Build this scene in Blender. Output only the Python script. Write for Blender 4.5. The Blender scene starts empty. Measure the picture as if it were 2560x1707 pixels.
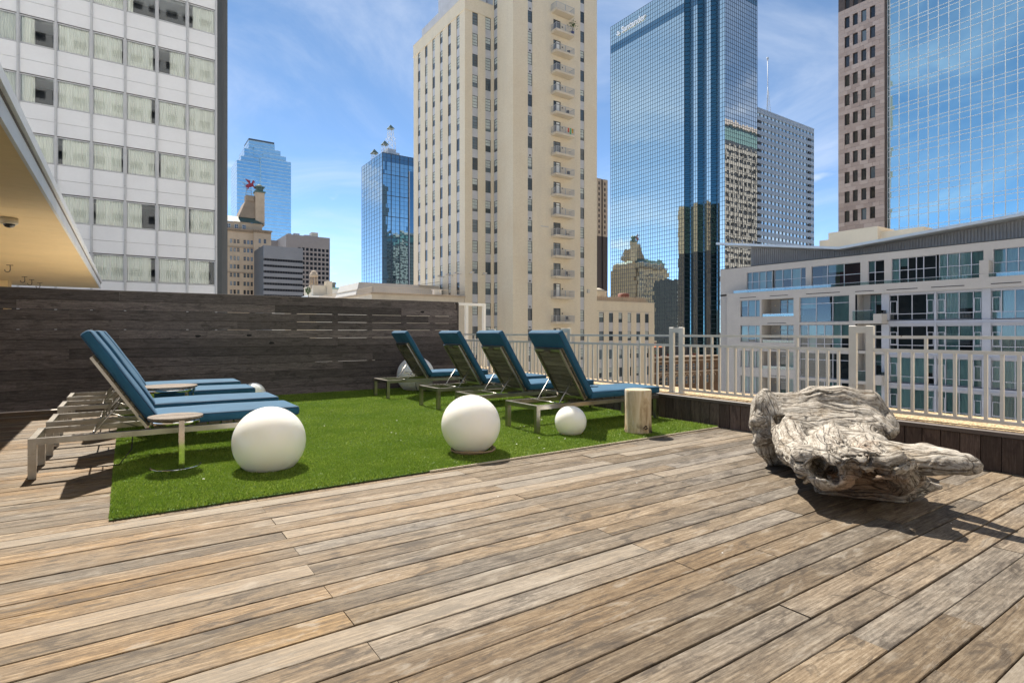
import bpy, bmesh, math, random
import numpy as np
from mathutils import Vector, Matrix, noise
random.seed(7); RNG = np.random.default_rng(11)
R = math.radians
SC = bpy.context.scene
COL = SC.collection

# ------------------------------------------------------------------ camera
cam = bpy.data.cameras.new('camera'); cam_o = bpy.data.objects.new('camera', cam); COL.objects.link(cam_o)
cam.sensor_width = 36.0; cam.lens = 19.87; cam.shift_y = -0.00898
cam.clip_start = 0.05; cam.clip_end = 6000
cam_o.location = (0, 0, 1.18); cam_o.rotation_euler = (R(90), 0, R(55.68 - 90))
SC.camera = cam_o
# ------------------------------------------------------------------ sky and sun
SUN = Vector((0.065, 0.69, 1.0)).normalized()
W = bpy.data.worlds.new('World'); SC.world = W; W.use_nodes = True
nt = W.node_tree; nt.nodes.clear()
sky = nt.nodes.new('ShaderNodeTexSky'); sky.sky_type = 'NISHITA'; sky.sun_disc = False
sky.sun_elevation = math.asin(SUN.z); sky.sun_rotation = math.atan2(SUN.x, SUN.y)
sky.air_density = 0.20; sky.dust_density = 0.0; sky.ozone_density = 1.0; sky.altitude = 150
# thin cirrus and a few puffs all over the sky
tc = nt.nodes.new('ShaderNodeTexCoord')
sep = nt.nodes.new('ShaderNodeSeparateXYZ'); nt.links.new(tc.outputs['Generated'], sep.inputs[0])
zz = nt.nodes.new('ShaderNodeMath'); zz.operation = 'MAXIMUM'; zz.inputs[1].default_value = 0.0
nt.links.new(sep.outputs['Z'], zz.inputs[0])
za = nt.nodes.new('ShaderNodeMath'); za.operation = 'ADD'; za.inputs[1].default_value = 0.22
nt.links.new(zz.outputs[0], za.inputs[0])
dv = nt.nodes.new('ShaderNodeVectorMath'); dv.operation = 'DIVIDE'
cz = nt.nodes.new('ShaderNodeCombineXYZ')
for i in range(3): nt.links.new(za.outputs[0], cz.inputs[i])
nt.links.new(tc.outputs['Generated'], dv.inputs[0]); nt.links.new(cz.outputs[0], dv.inputs[1])
def wnoise(scale, detail, rough, dist, lo, hi, off):
    mp = nt.nodes.new('ShaderNodeMapping'); mp.inputs['Location'].default_value = off
    nt.links.new(dv.outputs[0], mp.inputs[0])
    n = nt.nodes.new('ShaderNodeTexNoise'); n.inputs['Scale'].default_value = scale
    n.inputs['Detail'].default_value = detail; n.inputs['Roughness'].default_value = rough; n.inputs['Distortion'].default_value = dist
    nt.links.new(mp.outputs[0], n.inputs['Vector'])
    m = nt.nodes.new('ShaderNodeMapRange'); m.interpolation_type = 'SMOOTHSTEP'
    m.inputs['From Min'].default_value = lo; m.inputs['From Max'].default_value = hi
    nt.links.new(n.outputs['Fac'], m.inputs['Value']); return m
cir = wnoise(1.3, 7, 0.62, 0.9, 0.36, 0.84, (3.1, 1.7, 0.0))
puf = wnoise(2.1, 8, 0.52, 0.2, 0.60, 0.74, (5.4, 7.3, 0.0))
c1 = nt.nodes.new('ShaderNodeMath'); c1.operation = 'MULTIPLY'; c1.inputs[1].default_value = 0.52
nt.links.new(cir.outputs[0], c1.inputs[0])
c2 = nt.nodes.new('ShaderNodeMath'); c2.operation = 'MULTIPLY'; c2.inputs[1].default_value = 0.78
nt.links.new(puf.outputs[0], c2.inputs[0])
cm = nt.nodes.new('ShaderNodeMath'); cm.operation = 'MAXIMUM'
nt.links.new(c1.outputs[0], cm.inputs[0]); nt.links.new(c2.outputs[0], cm.inputs[1])
mx = nt.nodes.new('ShaderNodeMix'); mx.data_type = 'RGBA'
tn = nt.nodes.new('ShaderNodeMix'); tn.data_type = 'RGBA'; tn.blend_type = 'MULTIPLY'; tn.inputs['Factor'].default_value = 1.0; tn.inputs['B'].default_value = (0.90, 0.97, 0.86, 1)
nt.links.new(sky.outputs[0], tn.inputs['A'])
nt.links.new(cm.outputs[0], mx.inputs['Factor']); nt.links.new(tn.outputs['Result'], mx.inputs['A'])
mx.inputs['B'].default_value = (1.75, 1.9, 2.15, 1)
bg = nt.nodes.new('ShaderNodeBackground'); bg.inputs['Strength'].default_value = 0.15
nt.links.new(mx.outputs['Result'], bg.inputs['Color'])
wo = nt.nodes.new('ShaderNodeOutputWorld'); nt.links.new(bg.outputs[0], wo.inputs['Surface'])
sl = bpy.data.lights.new('sun', 'SUN'); sl.energy = 2.6; sl.angle = R(0.53); sl.color = (1.0, 0.935, 0.83)
so = bpy.data.objects.new('sun', sl); COL.objects.link(so); so.location = (0, 40, 90)
so.rotation_euler = (-SUN).to_track_quat('-Z', 'Y').to_euler()
SC.view_settings.view_transform = 'Standard'; SC.view_settings.look = 'None'
SC.view_settings.exposure = 1.88; SC.view_settings.gamma = 1.0; SC.view_settings.use_curve_mapping = False
SC.render.engine = 'CYCLES'
SC.cycles.max_bounces = 8; SC.cycles.diffuse_bounces = 4; SC.cycles.glossy_bounces = 4; SC.cycles.transparent_max_bounces = 12

# ------------------------------------------------------------------ helpers
WL = {}                                   # world location of every object used as a parent
def link(o, parent=None, loc=(0, 0, 0)):
    COL.objects.link(o)
    loc = Vector(loc)
    if parent is not None:
        o.parent = parent; o.location = loc - WL[parent.name]
    else: o.location = loc
    WL[o.name] = loc
    return o
def tag(o, label=None, cat=None, group=None, kind=None):
    if label: o['label'] = label
    if cat: o['category'] = cat
    if group: o['group'] = group
    if kind: o['kind'] = kind
    return o
def empty(name, loc=(0, 0, 0), label=None, cat=None, group=None, kind=None):
    o = bpy.data.objects.new(name, None); o.empty_display_size = 0.2
    return tag(link(o, None, loc), label, cat, group, kind)
def mesh(name, v, f, m=None, smooth=False):
    me = bpy.data.meshes.new(name); me.from_pydata([tuple(p) for p in v], [], f); me.update()
    if m: me.materials.append(m)
    if smooth: me.polygons.foreach_set('use_smooth', [True] * len(me.polygons))
    return me
def inst(name, me, parent=None, loc=(0, 0, 0), rz=0.0, m=None):
    o = bpy.data.objects.new(name, me); link(o, parent, loc); o.rotation_euler.z = rz
    return o
BOXF = [(0, 3, 2, 1), (4, 5, 6, 7), (0, 1, 5, 4), (1, 2, 6, 5), (2, 3, 7, 6), (3, 0, 4, 7)]
class MB:
    """collects boxes, bars, tubes and sheets; build() links them as one mesh object"""
    def __init__(s): s.v = []; s.f = []; s.mi = []; s.m = 0; s.sm = []
    def add(s, v, f, smooth=False):
        b = len(s.v); s.v += [tuple(p) for p in v]; s.f += [tuple(i + b for i in q) for q in f]
        s.mi += [s.m] * len(f); s.sm += [smooth] * len(f); return s
    def box(s, x0, x1, y0, y1, z0, z1):
        return s.add([(x0, y0, z0), (x1, y0, z0), (x1, y1, z0), (x0, y1, z0), (x0, y0, z1), (x1, y0, z1), (x1, y1, z1), (x0, y1, z1)], BOXF)
    def bbox(s, x0, x1, y0, y1, z0, z1, b=0.003):
        """box with its upright and top edges chamfered"""
        def ring(d, z): return [(x0 + d, y0 + d, z), (x1 - d, y0 + d, z), (x1 - d, y1 - d, z), (x0 + d, y1 - d, z)]
        v = ring(0, z0) + ring(0, z1 - b) + ring(b, z1)
        f = [(0, 3, 2, 1), (8, 9, 10, 11)]
        for k in (0, 4):
            for i in range(4): j = (i + 1) % 4; f.append((k + i, k + j, k + 4 + j, k + 4 + i))
        return s.add(v, f)
    def obox(s, c, a, b, d):
        c, a, b, d = map(Vector, (c, a, b, d))
        return s.add([c - a - b - d, c + a - b - d, c + a + b - d, c - a + b - d, c - a - b + d, c + a - b + d, c + a + b + d, c - a + b + d], BOXF)
    def bar(s, p0, p1, w, t, up=(0, 0, 1)):
        p0, p1, up = Vector(p0), Vector(p1), Vector(up)
        d = (p1 - p0); n = d.normalized(); x = n.cross(up).normalized(); y = x.cross(n)
        return s.obox((p0 + p1) / 2, d / 2, x * w / 2, y * t / 2)
    def tube(s, pts, r, n=8, closed=False, caps=True):
        pts = [Vector(p) for p in pts]; rr = r if isinstance(r, (list, tuple)) else [r] * len(pts)
        v = []; f = []; m = len(pts); last = None
        for i, p in enumerate(pts):
            if closed: t = pts[(i + 1) % m] - pts[i - 1]
            else: t = pts[min(i + 1, m - 1)] - pts[max(i - 1, 0)]
            t.normalize()
            a = last if last is not None else (Vector((0, 0, 1)) if abs(t.z) < 0.9 else Vector((1, 0, 0)))
            x = (a - t * a.dot(t)).normalized(); y = t.cross(x); last = x
            for k in range(n):
                an = 2 * math.pi * k / n; v.append(p + (x * math.cos(an) + y * math.sin(an)) * rr[i])
        for i in range(m if closed else m - 1):
            j = (i + 1) % m
            for k in range(n): l = (k + 1) % n; f.append((i * n + k, i * n + l, j * n + l, j * n + k))
        if caps and not closed: f.append(tuple(range(n - 1, -1, -1))); f.append(tuple((m - 1) * n + k for k in range(n)))
        return s.add(v, f, True)
    def prism(s, poly, z0, z1):
        n = len(poly); v = [(x, y, z0) for x, y in poly] + [(x, y, z1) for x, y in poly]
        f = [tuple(range(n - 1, -1, -1)), tuple(range(n, 2 * n))] + [(i, (i + 1) % n, n + (i + 1) % n, n + i) for i in range(n)]
        return s.add(v, f)
    def lathe(s, prof, n=32, c=(0, 0, 0)):
        v = []; f = []
        for r, z in prof:
            for k in range(n): a = 2 * math.pi * k / n; v.append((c[0] + r * math.cos(a), c[1] + r * math.sin(a), c[2] + z))
        for i in range(len(prof) - 1):
            for k in range(n): l = (k + 1) % n; f.append((i * n + k, i * n + l, (i + 1) * n + l, (i + 1) * n + k))
        return s.add(v, f, True)
    def mesh(s, name, *mats, off=(0, 0, 0)):
        o = Vector(off); me = bpy.data.meshes.new(name)
        me.from_pydata([(p[0] - o.x, p[1] - o.y, p[2] - o.z) for p in s.v], [], s.f)
        for m in mats: me.materials.append(m)
        me.polygons.foreach_set('material_index', s.mi); me.polygons.foreach_set('use_smooth', s.sm); me.update()
        return me
    def build(s, name, m, parent=None, loc=None):
        """vertices are in world space; the object's origin goes to loc (or to its parent's origin)"""
        if loc is None: loc = WL[parent.name] if parent is not None else (0, 0, 0)
        mats = m if isinstance(m, (list, tuple)) else (m,)
        return link(bpy.data.objects.new(name, s.mesh(name, *mats, off=loc)), parent, loc)
def copy_tree(o, parent=None, delta=None):
    c = o.copy(); COL.objects.link(c); c.parent = parent
    if parent is None and delta is not None: c.location = o.location + Vector(delta)
    WL[c.name] = Vector(c.location) if parent is None else WL[parent.name] + Vector(c.location)
    for ch in list(o.children): copy_tree(ch, c)
    return c

# ------------------------------------------------------------------ materials
class NT:
    def __init__(s, name):
        s.m = bpy.data.materials.new(name); s.m.use_nodes = True; s.t = s.m.node_tree; s.t.nodes.clear()
        s.out = s.n('ShaderNodeOutputMaterial')
    def n(s, ty, **kw):
        o = s.t.nodes.new(ty)
        for k, v in kw.items(): setattr(o, k, v)
        return o
    def l(s, a, b): s.t.links.new(a, b)
    def val(s, sock, v):
        if isinstance(v, bpy.types.NodeSocket): s.l(v, sock)
        else: sock.default_value = v
    def coord(s, which='Object', scale=(1, 1, 1), rnd=0.0, rot=(0, 0, 0)):
        c = s.n('ShaderNodeTexCoord'); src = c.outputs[which]
        if which == 'World':
            pass
        if rnd:
            oi = s.n('ShaderNodeObjectInfo'); cb = s.n('ShaderNodeCombineXYZ')
            mu = s.n('ShaderNodeMath', operation='MULTIPLY'); mu.inputs[1].default_value = rnd; s.l(oi.outputs['Random'], mu.inputs[0])
            for i in range(3): s.l(mu.outputs[0], cb.inputs[i])
            ad = s.n('ShaderNodeVectorMath', operation='ADD'); s.l(src, ad.inputs[0]); s.l(cb.outputs[0], ad.inputs[1]); src = ad.outputs[0]
        mp = s.n('ShaderNodeMapping'); mp.inputs['Scale'].default_value = scale; mp.inputs['Rotation'].default_value = rot
        s.l(src, mp.inputs[0]); return mp.outputs[0]
    def wcoord(s, scale=(1, 1, 1)):
        g = s.n('ShaderNodeNewGeometry'); mp = s.n('ShaderNodeMapping'); mp.inputs['Scale'].default_value = scale
        s.l(g.outputs['Position'], mp.inputs[0]); return mp.outputs[0]
    def rnd(s): return s.n('ShaderNodeObjectInfo').outputs['Random']
    def noise(s, vec, scale, detail=4, rough=0.55, dist=0.0):
        n = s.n('ShaderNodeTexNoise'); n.inputs['Scale'].default_value = scale; n.inputs['Detail'].default_value = detail
        n.inputs['Roughness'].default_value = rough; n.inputs['Distortion'].default_value = dist
        s.l(vec, n.inputs['Vector']); return n.outputs['Fac']
    def vor(s, vec, scale, feat='F1', out='Distance'):
        n = s.n('ShaderNodeTexVoronoi', feature=feat); n.inputs['Scale'].default_value = scale; s.l(vec, n.inputs['Vector']); return n.outputs[out]
    def ramp(s, fac, stops, interp='LINEAR'):
        r = s.n('ShaderNodeValToRGB'); r.color_ramp.interpolation = interp; e = r.color_ramp.elements
        while len(e) < len(stops): e.new(0.5)
        for i, (p, c) in enumerate(stops):
            e[i].position = p; e[i].color = (c, c, c, 1) if isinstance(c, (int, float)) else (*c[:3], 1)
        s.l(fac, r.inputs[0]); return r.outputs[0]
    def mix(s, f, a, b, mode='MIX'):
        m = s.n('ShaderNodeMix', data_type='RGBA', blend_type=mode)
        s.val(m.inputs['Factor'], f)
        for k, v in (('A', a), ('B', b)): s.val(m.inputs[k], v if isinstance(v, bpy.types.NodeSocket) else ((v, v, v, 1) if isinstance(v, (int, float)) else (*v[:3], 1)))
        return m.outputs['Result']
    def math(s, op, a, b=0.0, clamp=False):
        m = s.n('ShaderNodeMath', operation=op, use_clamp=clamp); s.val(m.inputs[0], a); s.val(m.inputs[1], b); return m.outputs[0]
    def mr(s, v, a, b, c=0.0, d=1.0):
        m = s.n('ShaderNodeMapRange'); s.val(m.inputs['Value'], v)
        for k, x in (('From Min', a), ('From Max', b), ('To Min', c), ('To Max', d)): m.inputs[k].default_value = x
        return m.outputs[0]
    def bsdf(s, color, rough=0.6, metal=0.0, bump=None, bstr=0.2, bdist=0.01, spec=0.5, **kw):
        p = s.n('ShaderNodeBsdfPrincipled')
        s.val(p.inputs['Base Color'], color if isinstance(color, bpy.types.NodeSocket) else (*color[:3], 1))
        s.val(p.inputs['Roughness'], rough); s.val(p.inputs['Metallic'], metal); s.val(p.inputs['Specular IOR Level'], spec)
        for k, v in kw.items(): s.val(p.inputs[k.replace('_', ' ')], v)
        if bump is not None:
            b = s.n('ShaderNodeBump'); b.inputs['Strength'].default_value = bstr; b.inputs['Distance'].default_value = bdist
            s.l(bump, b.inputs['Height']); s.l(b.outputs[0], p.inputs['Normal'])
        s.l(p.outputs[0], s.out.inputs['Surface']); return s.m
M = {}
def plain(name, col, rough=0.6, metal=0.0, var=0.08, scale=1.5, bstr=0.05, spec=0.5, bdist=0.01):
    t = NT(name); c = t.wcoord(); n = t.noise(c, scale, 5); n2 = t.noise(c, scale * 11, 3)
    f = t.math('MULTIPLY_ADD', n, 0.7); f = t.math('ADD', t.math('MULTIPLY', n, 0.7), t.math('MULTIPLY', n2, 0.3))
    lo = tuple(max(0, k * (1 - 2 * var)) for k in col); hi = tuple(k * (1 + 2 * var) for k in col)
    M[name] = t.bsdf(t.ramp(f, [(0.25, lo), (0.75, hi)]), rough, metal, n2, bstr, bdist, spec); return M[name]

def wood(name, cols, grain=1.0, rough=0.72, axis='x', stain=0.5, gold=None, bstr=0.35, rvar=0.35, pale=None, silver=None):
    """weathered boards: every board takes its own tone; grain runs along the board"""
    t = NT(name); sc = {'x': (1.0, 20, 20), 'y': (20, 1.0, 20), 'z': (20, 20, 1.0)}[axis]
    v = t.coord('Object', sc, 37.0); g = t.noise(v, 1.7 * grain, 7, 0.66, 0.9)
    vf = t.coord('Object', tuple(k * 2.2 if k > 5 else k * 2.6 for k in sc), 51.0); fine = t.noise(vf, 2.0 * grain, 5, 0.70, 0.25)
    vs = t.coord('Object', tuple(2.2 if k < 5 else 6.5 for k in sc), 13.0); st = t.noise(vs, 1.7, 7, 0.68, 0.6)
    mot = t.noise(t.coord('Object', tuple(16.0 if k < 5 else 34.0 for k in sc), 23.0), 1.6, 6, 0.75)
    fac = t.math('ADD', t.math('ADD', t.math('MULTIPLY', g, 0.24), t.math('MULTIPLY', fine, 0.50)), t.math('MULTIPLY', mot, 0.26))
    base = t.ramp(fac, [(0.38, cols[0]), (0.5, cols[1]), (0.62, cols[2])])
    r = t.rnd(); r2 = t.math('FRACT', t.math('MULTIPLY', r, 17.31)); r3 = t.math('FRACT', t.math('MULTIPLY', r, 91.7))
    base = t.mix(1.0, base, t.ramp(r, [(0, 1 - rvar), (1, 1 + rvar)]), 'MULTIPLY')
    if silver:
        lum = t.n('ShaderNodeRGBToBW'); t.l(base, lum.inputs[0]); gs = t.n('ShaderNodeCombineColor')
        for i in range(3): t.l(t.math('MULTIPLY', lum.outputs[0], silver[i] * (1.17, 1.03, 0.86)[i]), gs.inputs[i])
        base = t.mix(t.mr(t.math('FRACT', t.math('MULTIPLY', r, 43.7)), 0.35, 0.95, 0.0, 0.75), base, gs.outputs[0])
    if gold:
        w = t.noise(t.wcoord((0.5, 1.1, 1)), 1.1, 5, 0.6)
        gp = t.n('ShaderNodeNewGeometry'); sx = t.n('ShaderNodeSeparateXYZ'); t.l(gp.outputs['Position'], sx.inputs[0])
        gx = t.math('ADD', t.mr(sx.outputs['X'], -0.2, 3.2, 0.95, 0.15), t.mr(r3, 0.0, 1.0, -0.1, 0.35))
        base = t.mix(t.math('MULTIPLY', gx, t.mr(w, 0.35, 0.62), True), base, t.mix(1.0, base, gold, 'MULTIPLY'))
    base = t.mix(t.math('MULTIPLY', t.mr(st, 0.545, 0.62), stain), base, cols[3])
    if pale:
        base = t.mix(t.math('MULTIPLY', t.mr(r2, 0.88, 0.94), 0.55), base, t.mix(0.45, pale, base))
        base = t.mix(t.math('MULTIPLY', t.mr(st, 0.44, 0.32), 0.5), base, pale)
        wr = t.noise(t.wcoord((2.2, 3.0, 1)), 1.5, 7, 0.72, 0.8); base = t.mix(t.math('MULTIPLY', t.mr(wr, 0.62, 0.72), 0.35), base, pale)
    fl = t.mr(fine, 0.36, 0.24); base = t.mix(t.math('MULTIPLY', fl, 0.6), base, cols[3])
    M[name] = t.bsdf(base, rough, 0.0, t.math('ADD', t.math('MULTIPLY', g, 0.5), fine), bstr, 0.004, 0.3); return M[name]

wood('deck_wood', [(0.056, 0.040, 0.025), (0.142, 0.106, 0.069), (0.255, 0.208, 0.150), (0.033, 0.024, 0.017)], stain=0.62, gold=(1.10, 0.85, 0.50), pale=(0.31, 0.272, 0.220), rvar=0.29, bstr=0.7, silver=(0.98, 1.0, 1.04))
wood('fence_wood', [(0.042, 0.034, 0.033), (0.086, 0.071, 0.067), (0.155, 0.130, 0.121), (0.018, 0.014, 0.0135)], stain=0.5, rvar=0.5, rough=0.6)
wood('curb_wood', [(0.052, 0.036, 0.030), (0.088, 0.063, 0.052), (0.14, 0.105, 0.088), (0.03, 0.02, 0.017)], axis='z', rvar=0.35)
wood('teak_slat', [(0.075, 0.065, 0.048), (0.135, 0.118, 0.088), (0.21, 0.185, 0.14), (0.045, 0.038, 0.028)], axis='y', rvar=0.25)
wood('table_wood', [(0.085, 0.062, 0.045), (0.16, 0.125, 0.096), (0.27, 0.225, 0.18), (0.04, 0.028, 0.02)], axis='x', rvar=0.2)
plain('dark_void', (0.012, 0.011, 0.011), 0.9)
plain('white_paint', (0.74, 0.73, 0.70), 0.45, var=0.03)
plain('canopy_soffit', (0.70, 0.52, 0.27), 0.6, var=0.06, scale=0.7)
plain('fascia_white', (0.66, 0.67, 0.68), 0.5, var=0.06)
plain('black_plastic', (0.015, 0.015, 0.016), 0.25)
plain('camera_housing', (0.42, 0.36, 0.26), 0.5)
plain('roof_pale', (0.74, 0.69, 0.60), 0.9, var=0.1, scale=0.4)
plain('coping_edge', (0.11, 0.085, 0.07), 0.5)
plain('bounce_paving', (0.50, 0.47, 0.425), 0.9, var=0.2, scale=0.05)  # street ground made pale so it bounces sunlight onto shaded walls
plain('concrete_pale', (0.55, 0.52, 0.47), 0.85, var=0.05, scale=0.3)
# railing paint with rust
t = NT('rail_paint'); w = t.wcoord(); n = t.noise(w, 9, 6, 0.7); n2 = t.noise(w, 2.0, 4)
ru = t.math('MULTIPLY', t.mr(n, 0.66, 0.72), t.mr(n2, 0.45, 0.6))
M['rail_paint'] = t.bsdf(t.mix(ru, t.ramp(n2, [(0.3, (0.60, 0.56, 0.48)), (0.7, (0.72, 0.68, 0.60))]), (0.20, 0.075, 0.025)), 0.5, 0, n, 0.1, 0.003)
# exposed aggregate coping
t = NT('aggregate'); w = t.wcoord(); v = t.vor(w, 70, out='Color'); vd = t.vor(w, 70)
sp = t.n('ShaderNodeSeparateColor'); t.l(v, sp.inputs[0])
M['aggregate'] = t.bsdf(t.ramp(sp.outputs[0], [(0.1, (0.16, 0.10, 0.05)), (0.45, (0.42, 0.29, 0.15)), (0.9, (0.58, 0.45, 0.27))]), 0.85, 0, vd, 0.6, 0.006)
# brushed steel
t = NT('brushed_steel'); v = t.coord('Object', (2, 40, 40), 9.0); n = t.noise(v, 3.0, 4); sm = t.noise(t.wcoord(), 7, 4)
M['brushed_steel'] = t.bsdf(t.ramp(sm, [(0.3, (0.29, 0.27, 0.24)), (0.7, (0.41, 0.385, 0.345))]), t.mr(n, 0.2, 0.8, 0.24, 0.42), 1.0, n, 0.06, 0.002)
t = NT('chrome'); n = t.noise(t.wcoord(), 18, 4); M['chrome'] = t.bsdf((0.72, 0.71, 0.69), t.mr(n, 0.3, 0.8, 0.05, 0.2), 1.0)
# blue outdoor cushion fabric
t = NT('blue_fabric'); v = t.coord('Object', (1, 1, 1), 5.0); n = t.noise(v, 4, 5); wv = t.noise(t.coord('Object', (420, 420, 420)), 1.0, 2); wr = t.noise(t.coord('Object', (3, 9, 6), 3.0), 1.0, 3, 0.5, 0.5)
M['blue_fabric'] = t.bsdf(t.mix(t.mr(wv, 0.3, 0.7, 0.0, 0.3), t.ramp(n, [(0.3, (0.008, 0.060, 0.122)), (0.7, (0.015, 0.086, 0.162))]), (0.040, 0.132, 0.212)), 0.8, 0, t.math('ADD', t.math('MULTIPLY', wv, 0.05), wr), 0.3, 0.012, 0.3, Sheen_Weight=0.06, Sheen_Roughness=0.4)
t = NT('blue_piping'); M['blue_piping'] = t.bsdf((0.008, 0.045, 0.095), 0.75)
# moulded plastic globes: translucent white, yellowed at places by weather
t = NT('globe_plastic'); w = t.coord('Object', (1, 1, 1), 7.0); n = t.noise(w, 3, 5); d = t.noise(w, 42, 3, 0.7)
c = t.mix(t.math('MULTIPLY', t.mr(d, 0.70, 0.80), 0.3), t.ramp(n, [(0.3, (0.86, 0.82, 0.74)), (0.7, (0.90, 0.87, 0.81))]), (0.55, 0.48, 0.38))
M['globe_plastic'] = t.bsdf(c, 0.28, 0, d, 0.03, 0.002, 0.4, Subsurface_Weight=0.85, Subsurface_Radius=(0.16, 0.15, 0.12), Subsurface_Scale=1.0)
# artificial turf
t = NT('turf_blade'); at = t.n('ShaderNodeAttribute', attribute_name='tone'); g2 = t.noise(t.wcoord(), 1.4, 4)
cc = t.ramp(at.outputs['Fac'], [(0.0, (0.100, 0.175, 0.020)), (0.5, (0.225, 0.325, 0.040)), (0.85, (0.41, 0.49, 0.095)), (1.0, (0.64, 0.58, 0.26))])
cc = t.mix(t.mr(g2, 0.40, 0.62, 0, 0.6), cc, (0.145, 0.245, 0.026)); M['turf_blade'] = t.bsdf(cc, 0.5, 0, spec=0.3)
tb = t.n('ShaderNodeBsdfTranslucent'); t.l(cc, tb.inputs[0]); ms = t.n('ShaderNodeMixShader'); ms.inputs[0].default_value = 0.22
pb_ = [q for q in t.t.nodes if q.type == 'BSDF_PRINCIPLED'][0]; t.l(pb_.outputs[0], ms.inputs[1]); t.l(tb.outputs[0], ms.inputs[2]); t.l(ms.outputs[0], t.out.inputs['Surface'])
plain('turf_base', (0.06, 0.11, 0.02), 0.95, var=0.2, scale=20)
plain('turf_edge', (0.52, 0.45, 0.33), 0.9, var=0.1, scale=8)
# ================================================================== THE SETTING
gm = MB(); gm.box(-3500, 3500, -3500, 3500, -33.0, -32.0)
tag(gm.build('ground', M['bounce_paving']), kind='structure')
bm_ = MB(); bm_.box(-40, 6.9, -30, 11.0, -32, -0.16)
tag(bm_.build('terrace_building', M['concrete_pale']), 'pale building that carries the wooden roof terrace', 'building')
nr = MB(); nr.box(-40, 5.75, 11.35, 33.0, -32, -0.12)  # roof hidden by the fence, put in to bounce sun onto the soffit
tag(nr.build('bounce_roof', M['roof_pale']), 'unseen pale flat roof added behind the dark slat fence to bounce light', 'roof')

# ---- deck: joists' dark underlay, every plank its own child
PW = 0.1441; GAP = 0.0062
sub = MB(); sub.box(-9, 6.02, -3.4, 11.05, -0.15, -0.055)
deck = sub.build('deck', M['dark_void'], None, (0, 0, 0)); tag(deck, kind='structure')
def plank_mesh(L, w, th, b=0.004, sag=0.0):
    """a board with eased top edges, origin at its middle on the top face"""
    x, y = L / 2, w / 2; n = 4; v = []; f = []
    prof = [(-y, -th), (-y, -b), (-y + b, 0), (y - b, 0), (y, -b), (y, -th)]
    for i in range(n + 1):
        px = -x + L * i / n; dz = random.uniform(-1, 1) * sag
        for q in prof: v.append((px, q[0], q[1] + dz))
    k = len(prof)
    for i in range(n):
        for j in range(k - 1): f.append((i * k + j, (i + 1) * k + j, (i + 1) * k + j + 1, i * k + j + 1))
    f.append(tuple(range(k))); f.append(tuple(n * k + j for j in range(k - 1, -1, -1)))
    me = bpy.data.meshes.new('plank'); me.from_pydata(v, [], f); me.materials.append(M['deck_wood']); me.update(); return me
row0 = 0.05
for r in range(-20, 77):
    yc = (r + row0) * PW
    if yc > 11.0: break
    right = 6.03 if yc < 4.45 else -0.02
    if yc < -2.6: continue
    if r % 2 == 0: js = [-4.1, 0.76, (2.835 if r <= 13 else 3.62), 4.92 if r % 4 else 5.3]
    else: js = [-3.2 if r < 22 else -2.6, 2.34, 4.42 if r % 4 == 1 else 3.95]
    xs = [-6.2] + [j for j in js if j < right - 0.35] + [right]
    for a, b in zip(xs[:-1], xs[1:]):
        if b < -2.0 and yc < 2: continue
        dz = random.gauss(0, 0.0014); dy = random.gauss(0, 0.0011)
        w = PW - GAP + random.uniform(-0.0035, 0.0022)
        me = plank_mesh(b - a - 0.003, w, 0.035, 0.0025, 0.0012)
        o = inst('plank', me, deck, ((a + b) / 2, yc + dy, dz)); o.rotation_euler.x = random.gauss(0, 0.006)

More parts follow.
